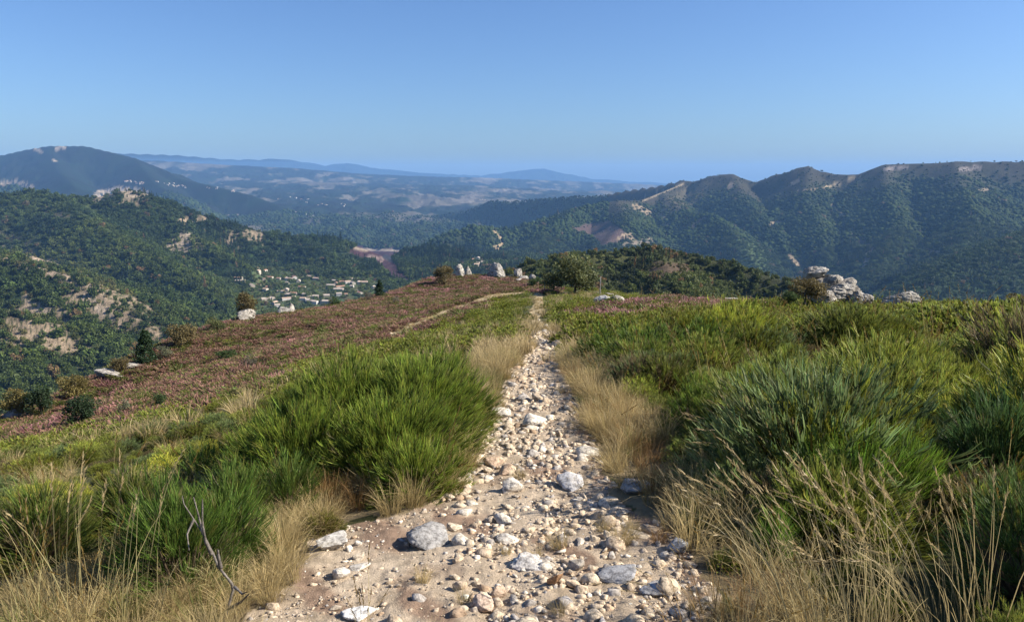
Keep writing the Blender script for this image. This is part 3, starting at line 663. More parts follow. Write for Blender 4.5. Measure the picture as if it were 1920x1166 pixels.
def heather(r, n, R, H, w):
    a = r.random(n) * 6.283; q = np.sqrt(r.random(n)) * R
    A = np.stack([q * np.cos(a), q * np.sin(a), np.zeros(n)], -1)
    h = H * (1.05 - .75 * (q / R) ** 2) * r.uniform(.6, 1.15, n)
    A[:, 2] = h * .35; B = A + np.stack([.3 * q * np.cos(a) + r.normal(0, .07, n), .3 * q * np.sin(a) + r.normal(0, .07, n), h * .65], -1)
    k = r.uniform(.6, 1.35, (n, 1)); g = r.random((n, 1)) < .18
    c1 = np.where(g, np.array([.8, 1.25, .5]), np.array([1.2, 1.02, 1.02])) * k
    return ribbons(A, B, .5 * (A + B), w * r.uniform(.6, 1.4, n), 2, np.array([.55, .5, .4]) * k, c1, r, .5)

rp = np.random.default_rng(11)
BR_N = [mesh('broom_sprays', *(lambda v: (v[0], v[1]))(q), M_LEAF_T, q[2]) for q in [broom([(0, 0, 0, .5, .55)], np.random.default_rng(s), 3000, .0062, L=(.05, .12), c0=np.array([.38, .42, .42]), c1=np.array([1.0, 1.0, 1.0]), yellow=0) for s in range(5)]]
BR_F = [mesh('broom_sprays', q[0], q[1], M_LEAF_T, q[2]) for q in [broom([(0, 0, 0, .42, .42), (.22, .1, 0, .3, .34), (-.2, .15, 0, .3, .3)], np.random.default_rng(s), 900, .014, L=(.035, .075), c0=np.array([.38, .42, .42]), c1=np.array([1.0, 1.0, 1.0]), yellow=0, woody=False) for s in range(20, 25)]]
TU_N = [mesh('straw', q[0], q[1], M_STRAW_T, q[2]) for q in [tuft(np.random.default_rng(s), 150, .10, .34, .0035, .8, (.6, .58, .5), (1.05, 1.02, .95)) for s in range(30, 35)]]
TU_F = [mesh('straw', q[0], q[1], M_STRAW_T, q[2]) for q in [tuft(np.random.default_rng(s), 70, .16, .34, .011, .7, (.6, .58, .5), (1.05, 1.02, .95)) for s in range(40, 44)]]
HE = [mesh('heather_sprigs', *q[:2], M_LEAF_T, q[2]) for q in [heather(np.random.default_rng(s), 170, .36, .24, .034) for s in range(60, 65)]]
STK = [mesh('stalks', q[0], q[1], M_STRAW_T, q[2]) for q in [tuft(np.random.default_rng(s), 9, .06, .85, .0035, .35, (.7, .68, .55), (1.1, 1.05, .95), heads=7) for s in range(70, 74)]]

def candidates(r0, r1, lam, amax=40):
    x, y = sample_polar(None, r0, r1, lam, amax); z = surf(x, y); return np.stack([x, y, z], -1)
def on_ground(X):
    _, k = surf(X[:, 0], X[:, 1], True); return k < 0
def rots(n, t=.12): return np.stack([rp.normal(0, t, n), rp.normal(0, t, n), rp.uniform(0, 6.28, n)], -1)
def inside(X, margin=3.0):
    ins = inpoly(X[:, 0], X[:, 1], EDGE); dm = np.full(len(X), 1e9)
    for i in range(len(EDGE)): dm = np.minimum(dm, seg_near(X[:, 0], X[:, 1], EDGE[i], EDGE[(i + 1) % len(EDGE)])[0])
    return ins | (dm < margin)

# ------------------------------------------------------------------ heath cover
BIG = [  # shrubs that stand out, built one by one: (photo column, photo row of the base centre, ...)
]
def keep_clear(X, spots):
    m = np.ones(len(X), bool)
    for (x, y, r) in spots: m &= np.hypot(X[:, 0] - x, X[:, 1] - y) > r
    return m
SHRUBS = [
 # name label, centre px/py on the ground or plan position, lobes, options
 ('big domed green broom shrub leaning over the left edge of the path', (-1.3, 6.4), [(.25,-.35,0,.72,.80),(-.55,-.15,0,.75,.85),(.35,.55,0,.72,1.0),(-.35,.75,0,.85,1.05),(.45,1.5,0,.7,.95),(-.85,1.0,0,.65,.85),(.55,-.95,0,.42,.5),(-1.1,.4,0,.5,.65)], dict(dens=5200, L=(.09,.19), c1=np.array([.30,.37,.048]), yellow=.06, w=.006)),
 ('dark green broom shrub behind the bare branch at lower left', (-1.78, 3.72), [(0,0,0,.38,.62),(-.18,.2,0,.34,.66),(.1,.3,0,.34,.6)], dict(dens=4680, c1=np.array([0.143,0.234,0.033]), yellow=.12, w=.0045, L=(.08,.18))),
 ('yellow-tipped broom shrub with bare brown stems at the left edge', (-2.75, 4.05), [(0,0,.22,.36,.5),(-.35,.15,.1,.35,.5),(.3,.45,.28,.30,.42)], dict(dens=4320, c1=np.array([0.182,0.234,0.039]), yellow=.4, w=.0045, L=(.08,.18))),
 ('mid green broom shrub between the bare branch and the straw patch', (-1.95, 4.95), [(0,0,0,.36,.58),(.28,.25,0,.34,.55)], dict(dens=3600, c1=np.array([0.169,0.247,0.044]), yellow=.15, w=.005, L=(.08,.18))),
 ('low dark broom shrub on the grassy rise left of the big dome', (-3.05, 7.0), [(0,0,0,.5,.5),(.5,.4,0,.45,.45)], dict(dens=1980, c1=np.array([0.104,0.189,0.033]), yellow=.1, w=.006)),
 ('bright yellow-green broom shrub at lower right above the pale tall grass', (2.15, 4.35), [(0,0,0,.42,.62),(.32,.12,0,.38,.6),(-.22,.22,0,.30,.55)], dict(dens=4320, c1=np.array([0.227,0.358,0.039]), yellow=.08, w=.0045, L=(.08,.18))),
 ('small bright green broom tuft below the larger bright broom', (1.42, 3.72), [(0,0,0,.15,.34)], dict(dens=8100, c1=np.array([0.202,0.351,0.039]), yellow=.05, w=.0045, L=(.08,.18))),
 ('yellow-green broom shrub overhanging the dry grass right of the path', (2.15, 6.55), [(0,0,0,.55,.72),(.6,.2,0,.5,.7),(-.35,.5,0,.4,.6)], dict(dens=2700, c1=np.array([0.227,0.319,0.039]), yellow=.15, w=.0055)),
 ('dark-bottomed broom shrub on the bank beside the bend of the path', (2.1, 11.2), [(0,0,0,.9,.85),(.9,.4,0,.8,.8),(-.5,1.0,0,.7,.75)], dict(dens=1260, c1=np.array([0.182,0.267,0.039]), yellow=.12, w=.009)),
 ('tall dark green broom shrub in the lower right corner, added for its shadow on the path', (3.0, 3.15), [(0,0,0,.55,.95),(.5,.4,0,.5,.9),(-.55,.1,0,.42,.72)], dict(dens=3000, L=(.08,.18), c1=np.array([0.143,0.221,0.052]), yellow=.05, w=.005)),  # mostly out of frame, added to throw shade on the path's right side
 ('grey-green broom shrub at the right edge of the picture', (3.25, 4.75), [(0,0,0,.5,.75),(.4,.5,0,.5,.75)], dict(dens=3060, c1=np.array([0.098,0.176,0.058]), yellow=.05, w=.005, L=(.08,.18))),
]
SPOTS = [(cx + lx, cy + ly, R * .8) for _, (cx, cy), lob, _o in SHRUBS for (lx, ly, lz, R, H) in lob]
for i, (lab, (cx, cy), lob, op) in enumerate(SHRUBS):
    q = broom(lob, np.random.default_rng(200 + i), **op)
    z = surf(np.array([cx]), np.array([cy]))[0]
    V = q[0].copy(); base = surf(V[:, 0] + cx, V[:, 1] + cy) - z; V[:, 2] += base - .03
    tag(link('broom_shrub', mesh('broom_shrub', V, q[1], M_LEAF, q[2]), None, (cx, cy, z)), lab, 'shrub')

def tint_green(X, n):
    a = fbm(X[:, 0] / 1.6, X[:, 1] / 1.6, 3)[:, None]; b = fbm(X[:, 0] / 3.5 + 30, X[:, 1] / 3.5, 2)[:, None]
    t = np.array([.320, .340, .055]) + a * np.array([.09, .08, .0]) + b * np.array([-.02, .0, .025])
    return np.clip(t * rp.normal(1, .16, (n, 1)), .02, .5)
def is_right(X): return X[:, 0] > .05 * X[:, 1] + .6

# broom thicket near: right bank and the far side of the left bank
X = candidates(2.6, 17, lambda r: 7.0 + 0 * r); n = len(X)
ok = ~m_path(X) & ~m_heather(X) & on_ground(X) & inside(X) & keep_clear(X, SPOTS)
px_, py_ = project(X); st = m_straw(X) & ~((px_ > 1340) & (X[:, 1] < 5.2)); ok &= ~st | (rp.random(n) < .04)
ok &= ~((X[:, 1] < 4.3) & (X[:, 0] < 0)) & ~((X[:, 0] > 0) & (X[:, 1] < 3.4) & (X[:, 0] < 1.45))
nearpath = np.minimum(np.abs(X[:, 0] - (.1 + .02 * X[:, 1])), 9)
ok &= (rp.random(n) < np.where(X[:, 0] < 0, .8, .8))
X = X[ok]; n = len(X)
hump = .42 + .50 * sstep(-.28, .35, fbm(X[:, 0] / 1.5, X[:, 1] / 1.5, 2))
band = np.full(n, 9.0)
for ln_, wd_ in (([(1.7, 10.2), (3.2, 12.3), (6.2, 13.6)], 1.3), ([(1.75, 6.7), (3.2, 7.0), (5.6, 8.4), (8.5, 10.5)], 1.0), ([(2.2, 4.6), (3.6, 4.9), (4.6, 6.2), (6.2, 8.6)], .9), ([(9, 15), (12, 16.5)], 1.5)):
    band = np.minimum(band, stroke(X[:, 0], X[:, 1], ln_) / wd_)
hump = np.where(is_right(X), hump * (.62 + 1.3 * np.exp(-band ** 2)), hump)
s = hump * rp.uniform(.75, 1.2, n) * np.where(is_right(X), np.interp(X[:, 1], [6, 12, 17], [1.0, 1.0, .9]), np.where(X[:, 1] > 5, .60, .58))
s *= .55 + .45 * sstep(.9, 1.9, np.abs(X[:, 0] - .03 * X[:, 1]))
scl = np.stack([s * 1.05, s * 1.05, s * np.where(is_right(X), 1.0, .9)], -1)
tn = tint_green(X, n); lf = ~is_right(X) & (X[:, 1] < 9); tn[lf] = tn[lf] * np.array([1.3, 1.15, .9])
tn *= np.clip(rp.normal(1, .22, (n, 1)), .5, 1.6); ol = rp.random(n) < .11; tn[ol] = np.array([.24, .18, .085]); gg = rp.random(n) < .13; tn[gg] = np.array([.23, .285, .10])
tag(scatter('broom_thicket', X, BR_N, rp.integers(0, 5, n), scl, rots(n), tn), 'waist-high green broom thicket covering the slope right of the path', 'broom')

X = candidates(15.5, 75, lambda r: np.interp(r, [15, 30, 75], [6.5, 4.0, 2.0])); n = len(X)
ok = ~(m_path(X) | m_path(X + [.4, 0, 0]) | m_path(X - [.4, 0, 0])) & on_ground(X) & inside(X, 2.0)
tpx, tpy = project(X); he = m_heather(X); st = m_straw(X); cl = fbm(X[:, 0] / 2.5 + 4, X[:, 1] / 2.5, 3)
ok &= np.where(he, (cl > .28) | (rp.random(n) < .03) | ((stroke(tpx, tpy, [(690,636),(760,604),(830,576),(890,560)]) < 9) & (rp.random(n) < .8)), np.where(st, rp.random(n) < .06, (cl > -.22) & (rp.random(n) < np.where(is_right(X) & (X[:, 1] < 36), 1, .55))))
X = X[ok]; he = he[ok]; n = len(X); d = X[:, 1]
s = rp.uniform(.6, 1.25, n) * np.where(he, .62, np.where(is_right(X), np.interp(d, [15, 24, 45], [1.05, .8, .65]) * np.where(X[:, 0] > 8, 1.25, 1), .85))
tag(scatter('low_broom', X, BR_F, rp.integers(0, 5, n), np.stack([s * 1.25, s * 1.25, s * 1.0 * np.where(is_right(X) & (d < 34), 1.2, 1)], -1), rots(n), tint_green(X, n) * np.where(he, 1.0, 1.05)[:, None]), 'low green broom cushions dotted over the heath beside the far path', 'broom')

# heather
X = candidates(12.5, 108, lambda r: np.interp(r, [12, 30, 60, 108], [14, 11, 6.5, 4.0])); n = len(X)
ok = m_heather(X) & ~m_path(X) & on_ground(X) & inside(X, 4.0) & (rp.random(n) < .92)
X = X[ok]; n = len(X); a = fbm(X[:, 0] / 2.2, X[:, 1] / 2.2, 3)[:, None]; b = fbm(X[:, 0] / 7, X[:, 1] / 7 + 60, 3)[:, None]
pq, _ = project(X)
pk_ = .8 * sstep(.1, .45, b + .25 * (pq > 1000)[:, None] + .12 * (X[:, 1:2] > 60))
tn = np.array([.215, .132, .098]) * (1 - pk_) + np.array([.31, .165, .170]) * pk_
tn = tn * (1 + .3 * a) * rp.normal(1, .11, (n, 1)); gr = (rp.random(n) < .13) | (fbm(X[:, 0] / 1.1 + 9, X[:, 1] / 1.1, 3) < -.17); tn[gr] = np.array([.125, .135, .04]) * rp.uniform(.7, 1.2, (gr.sum(), 1))
s = rp.uniform(.6, 1.2, n) * np.interp(X[:, 1], [12, 60, 100], [1.0, 1.25, 1.5])
tag(scatter('heather', X, HE, rp.integers(0, 5, n), np.stack([s * 1.15, s * 1.15, s * .8], -1), rots(n, .15), np.clip(tn, .02, .6)), 'pink and brown heather carpet over the left slope and around the far outcrops', 'heather')

# dry grass
X = candidates(2.0, 14, lambda r: np.interp(r, [2, 5, 14], [130, 75, 30]), 42); n = len(X); px_, py_ = project(X)
st = m_straw(X) & ~m_path(X); pa = m_path(X)
den = fbm(X[:, 0] / .8, X[:, 1] / .8 + 9, 3)
edge_r = inpoly(px_, py_, [(1130,900),(1230,1000),(1330,1090),(1330,1300),(1600,1300),(1500,1020),(1330,880),(1250,830)])
pr = np.where(st, np.where(edge_r, .22, np.where((px_ > 1340) & (X[:, 1] < 5.2), .2, .85)), np.where(pa, .012, .02))
pr = np.where(pa & (px_ > 1120) & (px_ < 1260) & (py_ > 930) & (py_ < 1120), .22 * sstep(-.1, .2, den), pr)
pr = np.where(pa & (px_ > 760) & (px_ < 900) & (py_ > 1060) & (py_ < 1130), .12, pr)
pr = np.where((X[:, 0] < -1.0) & (X[:, 1] > 4) & ~pa & ~st, .035, pr)
ok = (rp.random(n) < pr * (.55 + .9 * sstep(-.3, .2, den))) & on_ground(X) & keep_clear(X, [(a, b, c * .75) for a, b, c in SPOTS])
X = X[ok]; n = len(X); pa = pa[ok]; px_, py_ = project(X)
s = rp.uniform(.55, 1.15, n) * np.where(pa, .5, 1.0) * np.interp(X[:, 1], [2.5, 4, 14], [.72, .9, 1.1])
s = np.where((X[:, 0] < 0) & (X[:, 1] < 5.2), s * .85, s)
rd = ((px_ > 470) & (px_ < 680) & (py_ < 960) & (py_ > 830)) | ((px_ > 1060) & (rp.random(n) < .15))
tn = np.where(rd[:, None], np.array([.36, .215, .09]), np.array([.54, .425, .215])) * rp.normal(1, .15, (n, 1))
gr = (rp.random(n) < .10); tn[gr] = np.array([.20, .22, .06])
tag(scatter('dry_grass', X, TU_N, rp.integers(0, 5, n), s, rots(n, .2), np.clip(tn, .03, .7)), 'straw-coloured dry grass in tufts along both edges of the path', 'grass')
X = candidates(13, 80, lambda r: np.interp(r, [13, 30, 80], [16, 8, 2.0])); n = len(X); px_, py_ = project(X)
st = m_straw(X); pa = m_path(X); trail = pa & (X[:, 1] > 21)
pr = np.where(st & ~pa, .9, np.where(trail, .75, np.where(pa, .1, np.where(m_heather(X), .015, .12))))
ok = (rp.random(n) < pr) & on_ground(X) & inside(X, 1.0); X = X[ok]; n = len(X); trail = trail[ok]
s = rp.uniform(.6, 1.2, n) * np.where(trail, .45, 1.0)
tag(scatter('straw_grass', X, TU_F, rp.integers(0, 4, n), s, rots(n, .2), np.clip(np.array([.52, .41, .22]) * rp.normal(1, .15, (n, 1)), .03, .7)), 'pale straw grass along the far bend of the path', 'grass')

# tall stalks with seed heads, standing among the broom and against the right skyline
X = candidates(2.1, 22, lambda r: np.interp(r, [2, 6, 22], [7, 3.2, 1.3]), 42); n = len(X); px_, py_ = project(X)
pa = m_path(X); st = m_straw(X)
pr = np.where(pa, 0, np.where(st, .45, np.where(X[:, 0] > 1.5, .55, .28))) * (.4 + sstep(-.2, .3, fbm(X[:, 0] / 1.2 + 77, X[:, 1] / 1.2, 2)))
pr = np.where((X[:, 0] > 4) & (X[:, 1] > 11), pr * 2.2, pr); pr = np.where((X[:, 0] < -1) & (X[:, 1] < 3.6) & (px_ < 420), .75, pr)
ok = (rp.random(n) < pr) & on_ground(X) & ~m_heather(X) & inside(X, 1.0); X = X[ok]; n = len(X)
s = rp.uniform(.6, 1.1, n) * np.interp(X[:, 1], [2, 4, 12, 22], [.62, .8, 1.15, 1.35])
tag(scatter('tall_grass', X, STK, rp.integers(0, 4, n), s, np.stack([rp.normal(0, .1, n), rp.normal(-.18, .12, n), rp.uniform(0, 6.28, n)], -1), np.clip(np.array([.44, .36, .17]) * rp.normal(1, .15, (n, 1)), .03, .8)), 'tall thin grass stalks with seed heads scattered through the broom', 'grass')

# the big pale grass clumps leaning over the lower right, each a thing
for i, (a, b, nb, R, H, lean, wind, c1, lab) in enumerate([
    (1560, 1240, 165, .26, .78, .32, (-.34, .02), (.50, .40, .20), 'large clump of pale tall grass with seed heads at the bottom right'),
    (1760, 1240, 110, .22, .72, .34, (-.40, .0), (.50, .39, .19), 'thinner clump of leaning tall grass in the bottom right corner'),
    (1440, 930, 90, .22, .72, .30, (-.42, .05), (.34, .24, .10), 'brownish tall grass clump leaning left below the yellow-green broom'),
    (1340, 1210, 40, .25, .45, .40, (-.22, .0), (.42, .26, .10), 'sparse rusty grass clump at the bottom just right of the path'),
    (160, 1230, 60, .34, .74, .18, (.04, .0), (.50, .42, .19), 'upright yellow grass stalks in front of the left broom shrubs')]):
    q = G(a, min(b, 1200), 1.2); qv = tuft(np.random.default_rng(300 + i), nb, R, H, .0045, lean, np.array(c1) * .6, c1, heads=int(nb * .3), wind=wind)
    tag(link('grass_clump', mesh('grass_clump', qv[0], qv[1], M_STRAW, qv[2]), None, q - np.array([0, 0, .02])), lab, 'grass clump')

# ------------------------------------------------------------------ stones
def hull(P_):
    bm = bmesh.new()
    for p in P_: bm.verts.new(p)
    r_h = bmesh.ops.convex_hull(bm, input=bm.verts[:])
    bmesh.ops.delete(bm, geom=[v for v in bm.verts if not v.link_faces], context='VERTS'); bmesh.ops.recalc_face_normals(bm, faces=bm.faces[:])
    bm.verts.ensure_lookup_table(); bm.verts.index_update()
    V = np.array([v.co[:] for v in bm.verts]); Fa = np.array([[v.index for v in f.verts] for f in bm.faces]); bm.free(); return V, Fa
def split4(V, Fa):
    e = np.sort(np.concatenate([Fa[:, [0, 1]], Fa[:, [1, 2]], Fa[:, [2, 0]]]), 1); u, inv = np.unique(e, axis=0, return_inverse=True); inv = inv.reshape(-1); n = len(Fa)
    m = len(V) + inv; a, b, c = m[:n], m[n:2 * n], m[2 * n:]
    return np.concatenate([V, V[u].mean(1)]), np.concatenate([np.stack([Fa[:, 0], a, c], 1), np.stack([a, Fa[:, 1], b], 1), np.stack([c, b, Fa[:, 2]], 1), np.stack([a, b, c], 1)])
def stone(seed, sub=0, npt=16, rough=.0, sq=(1, .8, .62)):
    """an angular block: the hull of a few points, edges worn by splitting and noise"""
    r = np.random.default_rng(seed); P_ = r.normal(size=(npt, 3)); P_ /= np.linalg.norm(P_, axis=1)[:, None]; P_ *= r.uniform(.78, 1.12, (npt, 1))
    V, Fa = hull(P_)
    for k in range(sub):
        V, Fa = split4(V, Fa)
        if k < 2:                                   # wear the corners a little
            S = np.zeros_like(V); c = np.zeros(len(V))
            for i in range(3):
                for j in ((i + 1) % 3, (i + 2) % 3): np.add.at(S, Fa[:, i], V[Fa[:, j]]); np.add.at(c, Fa[:, i], 1)
            V = .72 * V + .28 * S / c[:, None]
    if rough and sub:
        D = V / np.linalg.norm(V, axis=1)[:, None]
        for f, a in ((2.3, 1.0), (5.1, .55), (11., .3)):
            V = V * (1 + rough * a * fbm(D[:, 0] * f + seed, D[:, 1] * f + D[:, 2] * f * 1.7, 2))[:, None]
    return V * np.array(sq), Fa
rs = np.random.default_rng(99)
SP = [mesh('pebble', *stone(s, 0, 13, 0, (1, .8, .6)), M_STONE_T, (1, 1, 1)) for s in range(400, 408)]
X = candidates(2.3, 42, lambda r: np.interp(r, [2.3, 5, 12, 24, 42], [2600, 1400, 360, 70, 10]), 38)
ok = m_path(X) & on_ground(X) & (X[:, 1] < 40); X = X[ok]; n = len(X); px_, py_ = project(X)
d = X[:, 1]; den = fbm(X[:, 0] / .35, X[:, 1] / .35 + 5, 3); smooth_part = (px_ < 880) & (py_ > 940)
ok = rs.random(n) < (.55 + .8 * den) * np.where(smooth_part, .75, 1.0) * np.where((d > 21), .1, 1); X = X[ok]; n = len(X); d = X[:, 1]; smooth_part = smooth_part[ok]
s = np.clip(.0105 * np.exp(rs.normal(0, .75, n)), .004, .055) * np.interp(d, [2, 5, 15, 30], [.9, 1.05, 2.0, 2.6]) * np.where(smooth_part, .55, 1)
def stone_tint(n, r):
    u = r.random((n, 1)); t = np.where(u < .70, np.array([.60, .49, .365]), np.where(u < .86, np.array([.44, .40, .36]), np.where(u < .95, np.array([.52, .38, .26]), np.array([.76, .68, .57]))))
    return np.clip(t * r.normal(1, .12, (n, 1)), .05, .9)
Xs = X.copy(); Xs[:, 2] += s * .0
tag(scatter('gravel', Xs, SP, rs.integers(0, 8, n), s, rs.uniform(0, 6.28, (n, 3)) * np.array([.1, .1, 1]), stone_tint(n, rs)), 'cream gravel and pebbles strewn over the footpath', 'gravel')

def pathz(x, y):
    return float(surf(np.array([x]), np.array([y]))[0]) - (.0 if y < 12 and m_path(np.array([[x, y, float(surf(np.array([x]), np.array([y]))[0])]]))[0] else 0)
def G_in(a, b):                     # the photo point, moved down to the first spot that lies on the near ground
    for k in range(60):
        q = G(a, b + k, 2, 110.0)
        if inside(q[None], .8)[0] and q[1] < 108: break
    return q
def put_stone(name, a, b, wpx, hpx, col, label, cat='rock', mat=None, seed=0, sub=3, cuts=16, rough=.10, depth=.8, sink=.18, group=None, rz=None, d_fix=None, dmax=110.0):
    q = P(a, b, d_fix) if d_fix else G_in(a, b); dist = math.hypot(q[0], q[1]); k = F / (q[1] * cp - (q[2] - CAMZ) * sp)
    wv, hv = wpx / k, hpx / k
    if cat == 'boulder': wv *= 1.12; hv *= 1.12
    an = math.atan2(CAMZ - q[2], dist); hv = hv if d_fix else max(.42 * hv, (hv - wv * depth * math.sin(an) * .75) / math.cos(an))
    V, Fa = stone(seed + 500, sub, cuts, rough, (1, 1, 1)); V = V / (V.max(0) - V.min(0)); V = V - .5 * (V.max(0) + V.min(0))
    c = np.broadcast_to(np.asarray(col, float), V.shape) * (1 + .12 * np.sin(V[:, :1] * 9 + seed) * np.cos(V[:, 1:2] * 8))
    V = V * np.array([wv, wv * depth, hv / max(.55, (1 - sink * .8))])
    yy = q[1] + .3 * wv * depth; gz_ = q[2] if d_fix else pathz(q[0], yy)
    o = link(name, mesh(name, V, Fa, mat or M_STONE, c), None, (q[0], yy, gz_ + hv * .5 - hv * sink * .8)); o.rotation_euler = (rs.normal(0, .1), rs.normal(0, .1), rs.normal(0, .5) if rz is None else rz)
    return tag(o, label, cat, group)
CREAM, WHITE, GREY, TAN, RUST = (.64, .54, .41), (.72, .66, .57), (.40, .385, .365), (.55, .41, .30), (.42, .25, .14)
put_stone('rock', 800, 1028, 96, 56, GREY, 'large flat grey slab set in the left edge of the path', seed=1, rz=-.25, depth=1.0, cuts=12)
put_stone('rock', 625, 1032, 58, 44, (.56, .53, .48), 'pale grey slab with a split corner beside the left straw grass', seed=2, depth=1.1, cuts=12)
put_stone('rock', 637, 1086, 42, 26, WHITE, 'left one of two white rocks lying side by side below the grey slab', seed=3)
put_stone('rock', 673, 1073, 42, 20, WHITE, 'right one of two white rocks lying side by side below the grey slab', seed=4)
put_stone('rock', 671, 1050, 30, 14, CREAM, 'small cream rock just above the two white rocks', seed=5)
put_stone('rock', 672, 1163, 66, 30, (.84, .82, .78), 'bright white lump of rock at the bottom edge left of the path centre', seed=6)
put_stone('rock', 628, 1148, 24, 12, CREAM, 'small cream rock beside the bright white lump at the bottom', seed=7)
put_stone('rock', 961, 922, 40, 36, WHITE, 'rounded white rock standing up in the middle of the path', seed=8, depth=.9)
put_stone('rock', 948, 892, 34, 26, TAN, 'tan rock leaning behind the rounded white rock', seed=9)
put_stone('rock', 1066, 918, 58, 36, (.55, .54, .54), 'grey humped rock right of the rounded white rock', seed=10)
put_stone('rock', 926, 876, 42, 26, TAN, 'tan angular rock at the left side of the path above the white one', seed=11)
put_stone('rock', 1000, 800, 50, 28, WHITE, 'large white boulder with a dark underside across the upper path', seed=12)
put_stone('rock', 940, 783, 42, 22, WHITE, 'white rock by the left edge of the upper path under the straw grass', seed=13)
put_stone('rock', 1040, 1102, 32, 36, RUST, 'rust-brown pyramid shaped rock near the bottom of the path', seed=14, depth=.9, cuts=7)
put_stone('rock', 905, 1148, 54, 36, (.60, .46, .36), 'pinkish tan flat rock at the bottom of the path', seed=15)
put_stone('rock', 934, 1120, 32, 26, TAN, 'tan block touching the pinkish flat rock', seed=16)
put_stone('rock', 951, 1020, 42, 24, WHITE, 'white wedge of rock right of the grey slab', seed=17)
put_stone('rock', 1000, 1075, 84, 36, (.66, .62, .57), 'crumbling whitish rock bank in the lower path', seed=18, rough=.25)
put_stone('rock', 1195, 926, 62, 34, GREY, 'grey rock half in shade at the right edge of the path', seed=19)
put_stone('rock', 1200, 822, 80, 34, (.36, .345, .34), 'big grey slab half hidden in dry grass right of the path', seed=20, depth=1.0, cuts=12)
put_stone('rock', 1080, 1070, 32, 28, (.45, .40, .34), 'grey-tan block right of the crumbling rock bank', seed=21)
put_stone('rock', 1165, 1096, 88, 36, (.36, .36, .37), 'long grey ledge of rock in the shade at lower right of the path', seed=22, cuts=12)
put_stone('rock', 1198, 1010, 50, 16, CREAM, 'flat cream rock beside the green grass on the right of the path', seed=23)
put_stone('rock', 1273, 1040, 40, 30, (.40, .41, .43), 'blue-grey rock in the shadow of the lower right broom', seed=24)
put_stone('rock', 1160, 966, 46, 24, CREAM, 'cream angular rock pair at the right edge of the sunny stones', seed=25)
put_stone('rock', 850, 996, 28, 18, CREAM, 'small cream rock touching the right end of the grey slab', seed=26)
put_stone('rock', 1230, 1120, 60, 30, (.34, .34, .35), 'dark grey rock in the shade beside the rusty grass', seed=27)
SMATS = []
for i, cc in enumerate([(.64, .53, .39), (.58, .46, .33), (.74, .67, .56), (.46, .42, .38), (.46, .33, .22)]):
    SMATS.append(cc)
SV = []
for j, cc in enumerate(SMATS):
    for s in range(7):
        V, Fa = stone(430 + s + 20 * j, 1, 14, .05, (1, .85, .62)); SV.append(mesh('path_stone', V, Fa, M_STONE, cc))
X = candidates(2.5, 26, lambda r: np.interp(r, [2.5, 6, 12, 26], [60, 40, 12, 3.0]), 30)
X = X[m_path(X) & on_ground(X)]; px_, py_ = project(X); X = X[~((px_ < 850) & (py_ > 930)) | (rs.random(len(X)) < .08)]
sz = .043 * np.exp(rs.normal(0, .42, len(X))) * np.interp(X[:, 1], [2.5, 6, 26], [.9, 1.15, 1.9]); o_ = np.argsort(-sz / X[:, 1] * (1 + rs.random(len(X))))[:270]
for i in o_:
    x, y, z = X[i]; q = link('path_stone', SV[rs.choice(35, p=np.repeat([.38, .25, .17, .12, .08], 7) / 7)], None, (x, y, z + sz[i] * .0)); q.scale = (sz[i],) * 3
    q.rotation_euler = (rs.normal(0, .35), rs.normal(0, .35), rs.uniform(0, 6.28))
    tag(q, 'fist-sized angular loose stone lying among gravel on the footpath', 'stone', 'loose stones on the footpath')

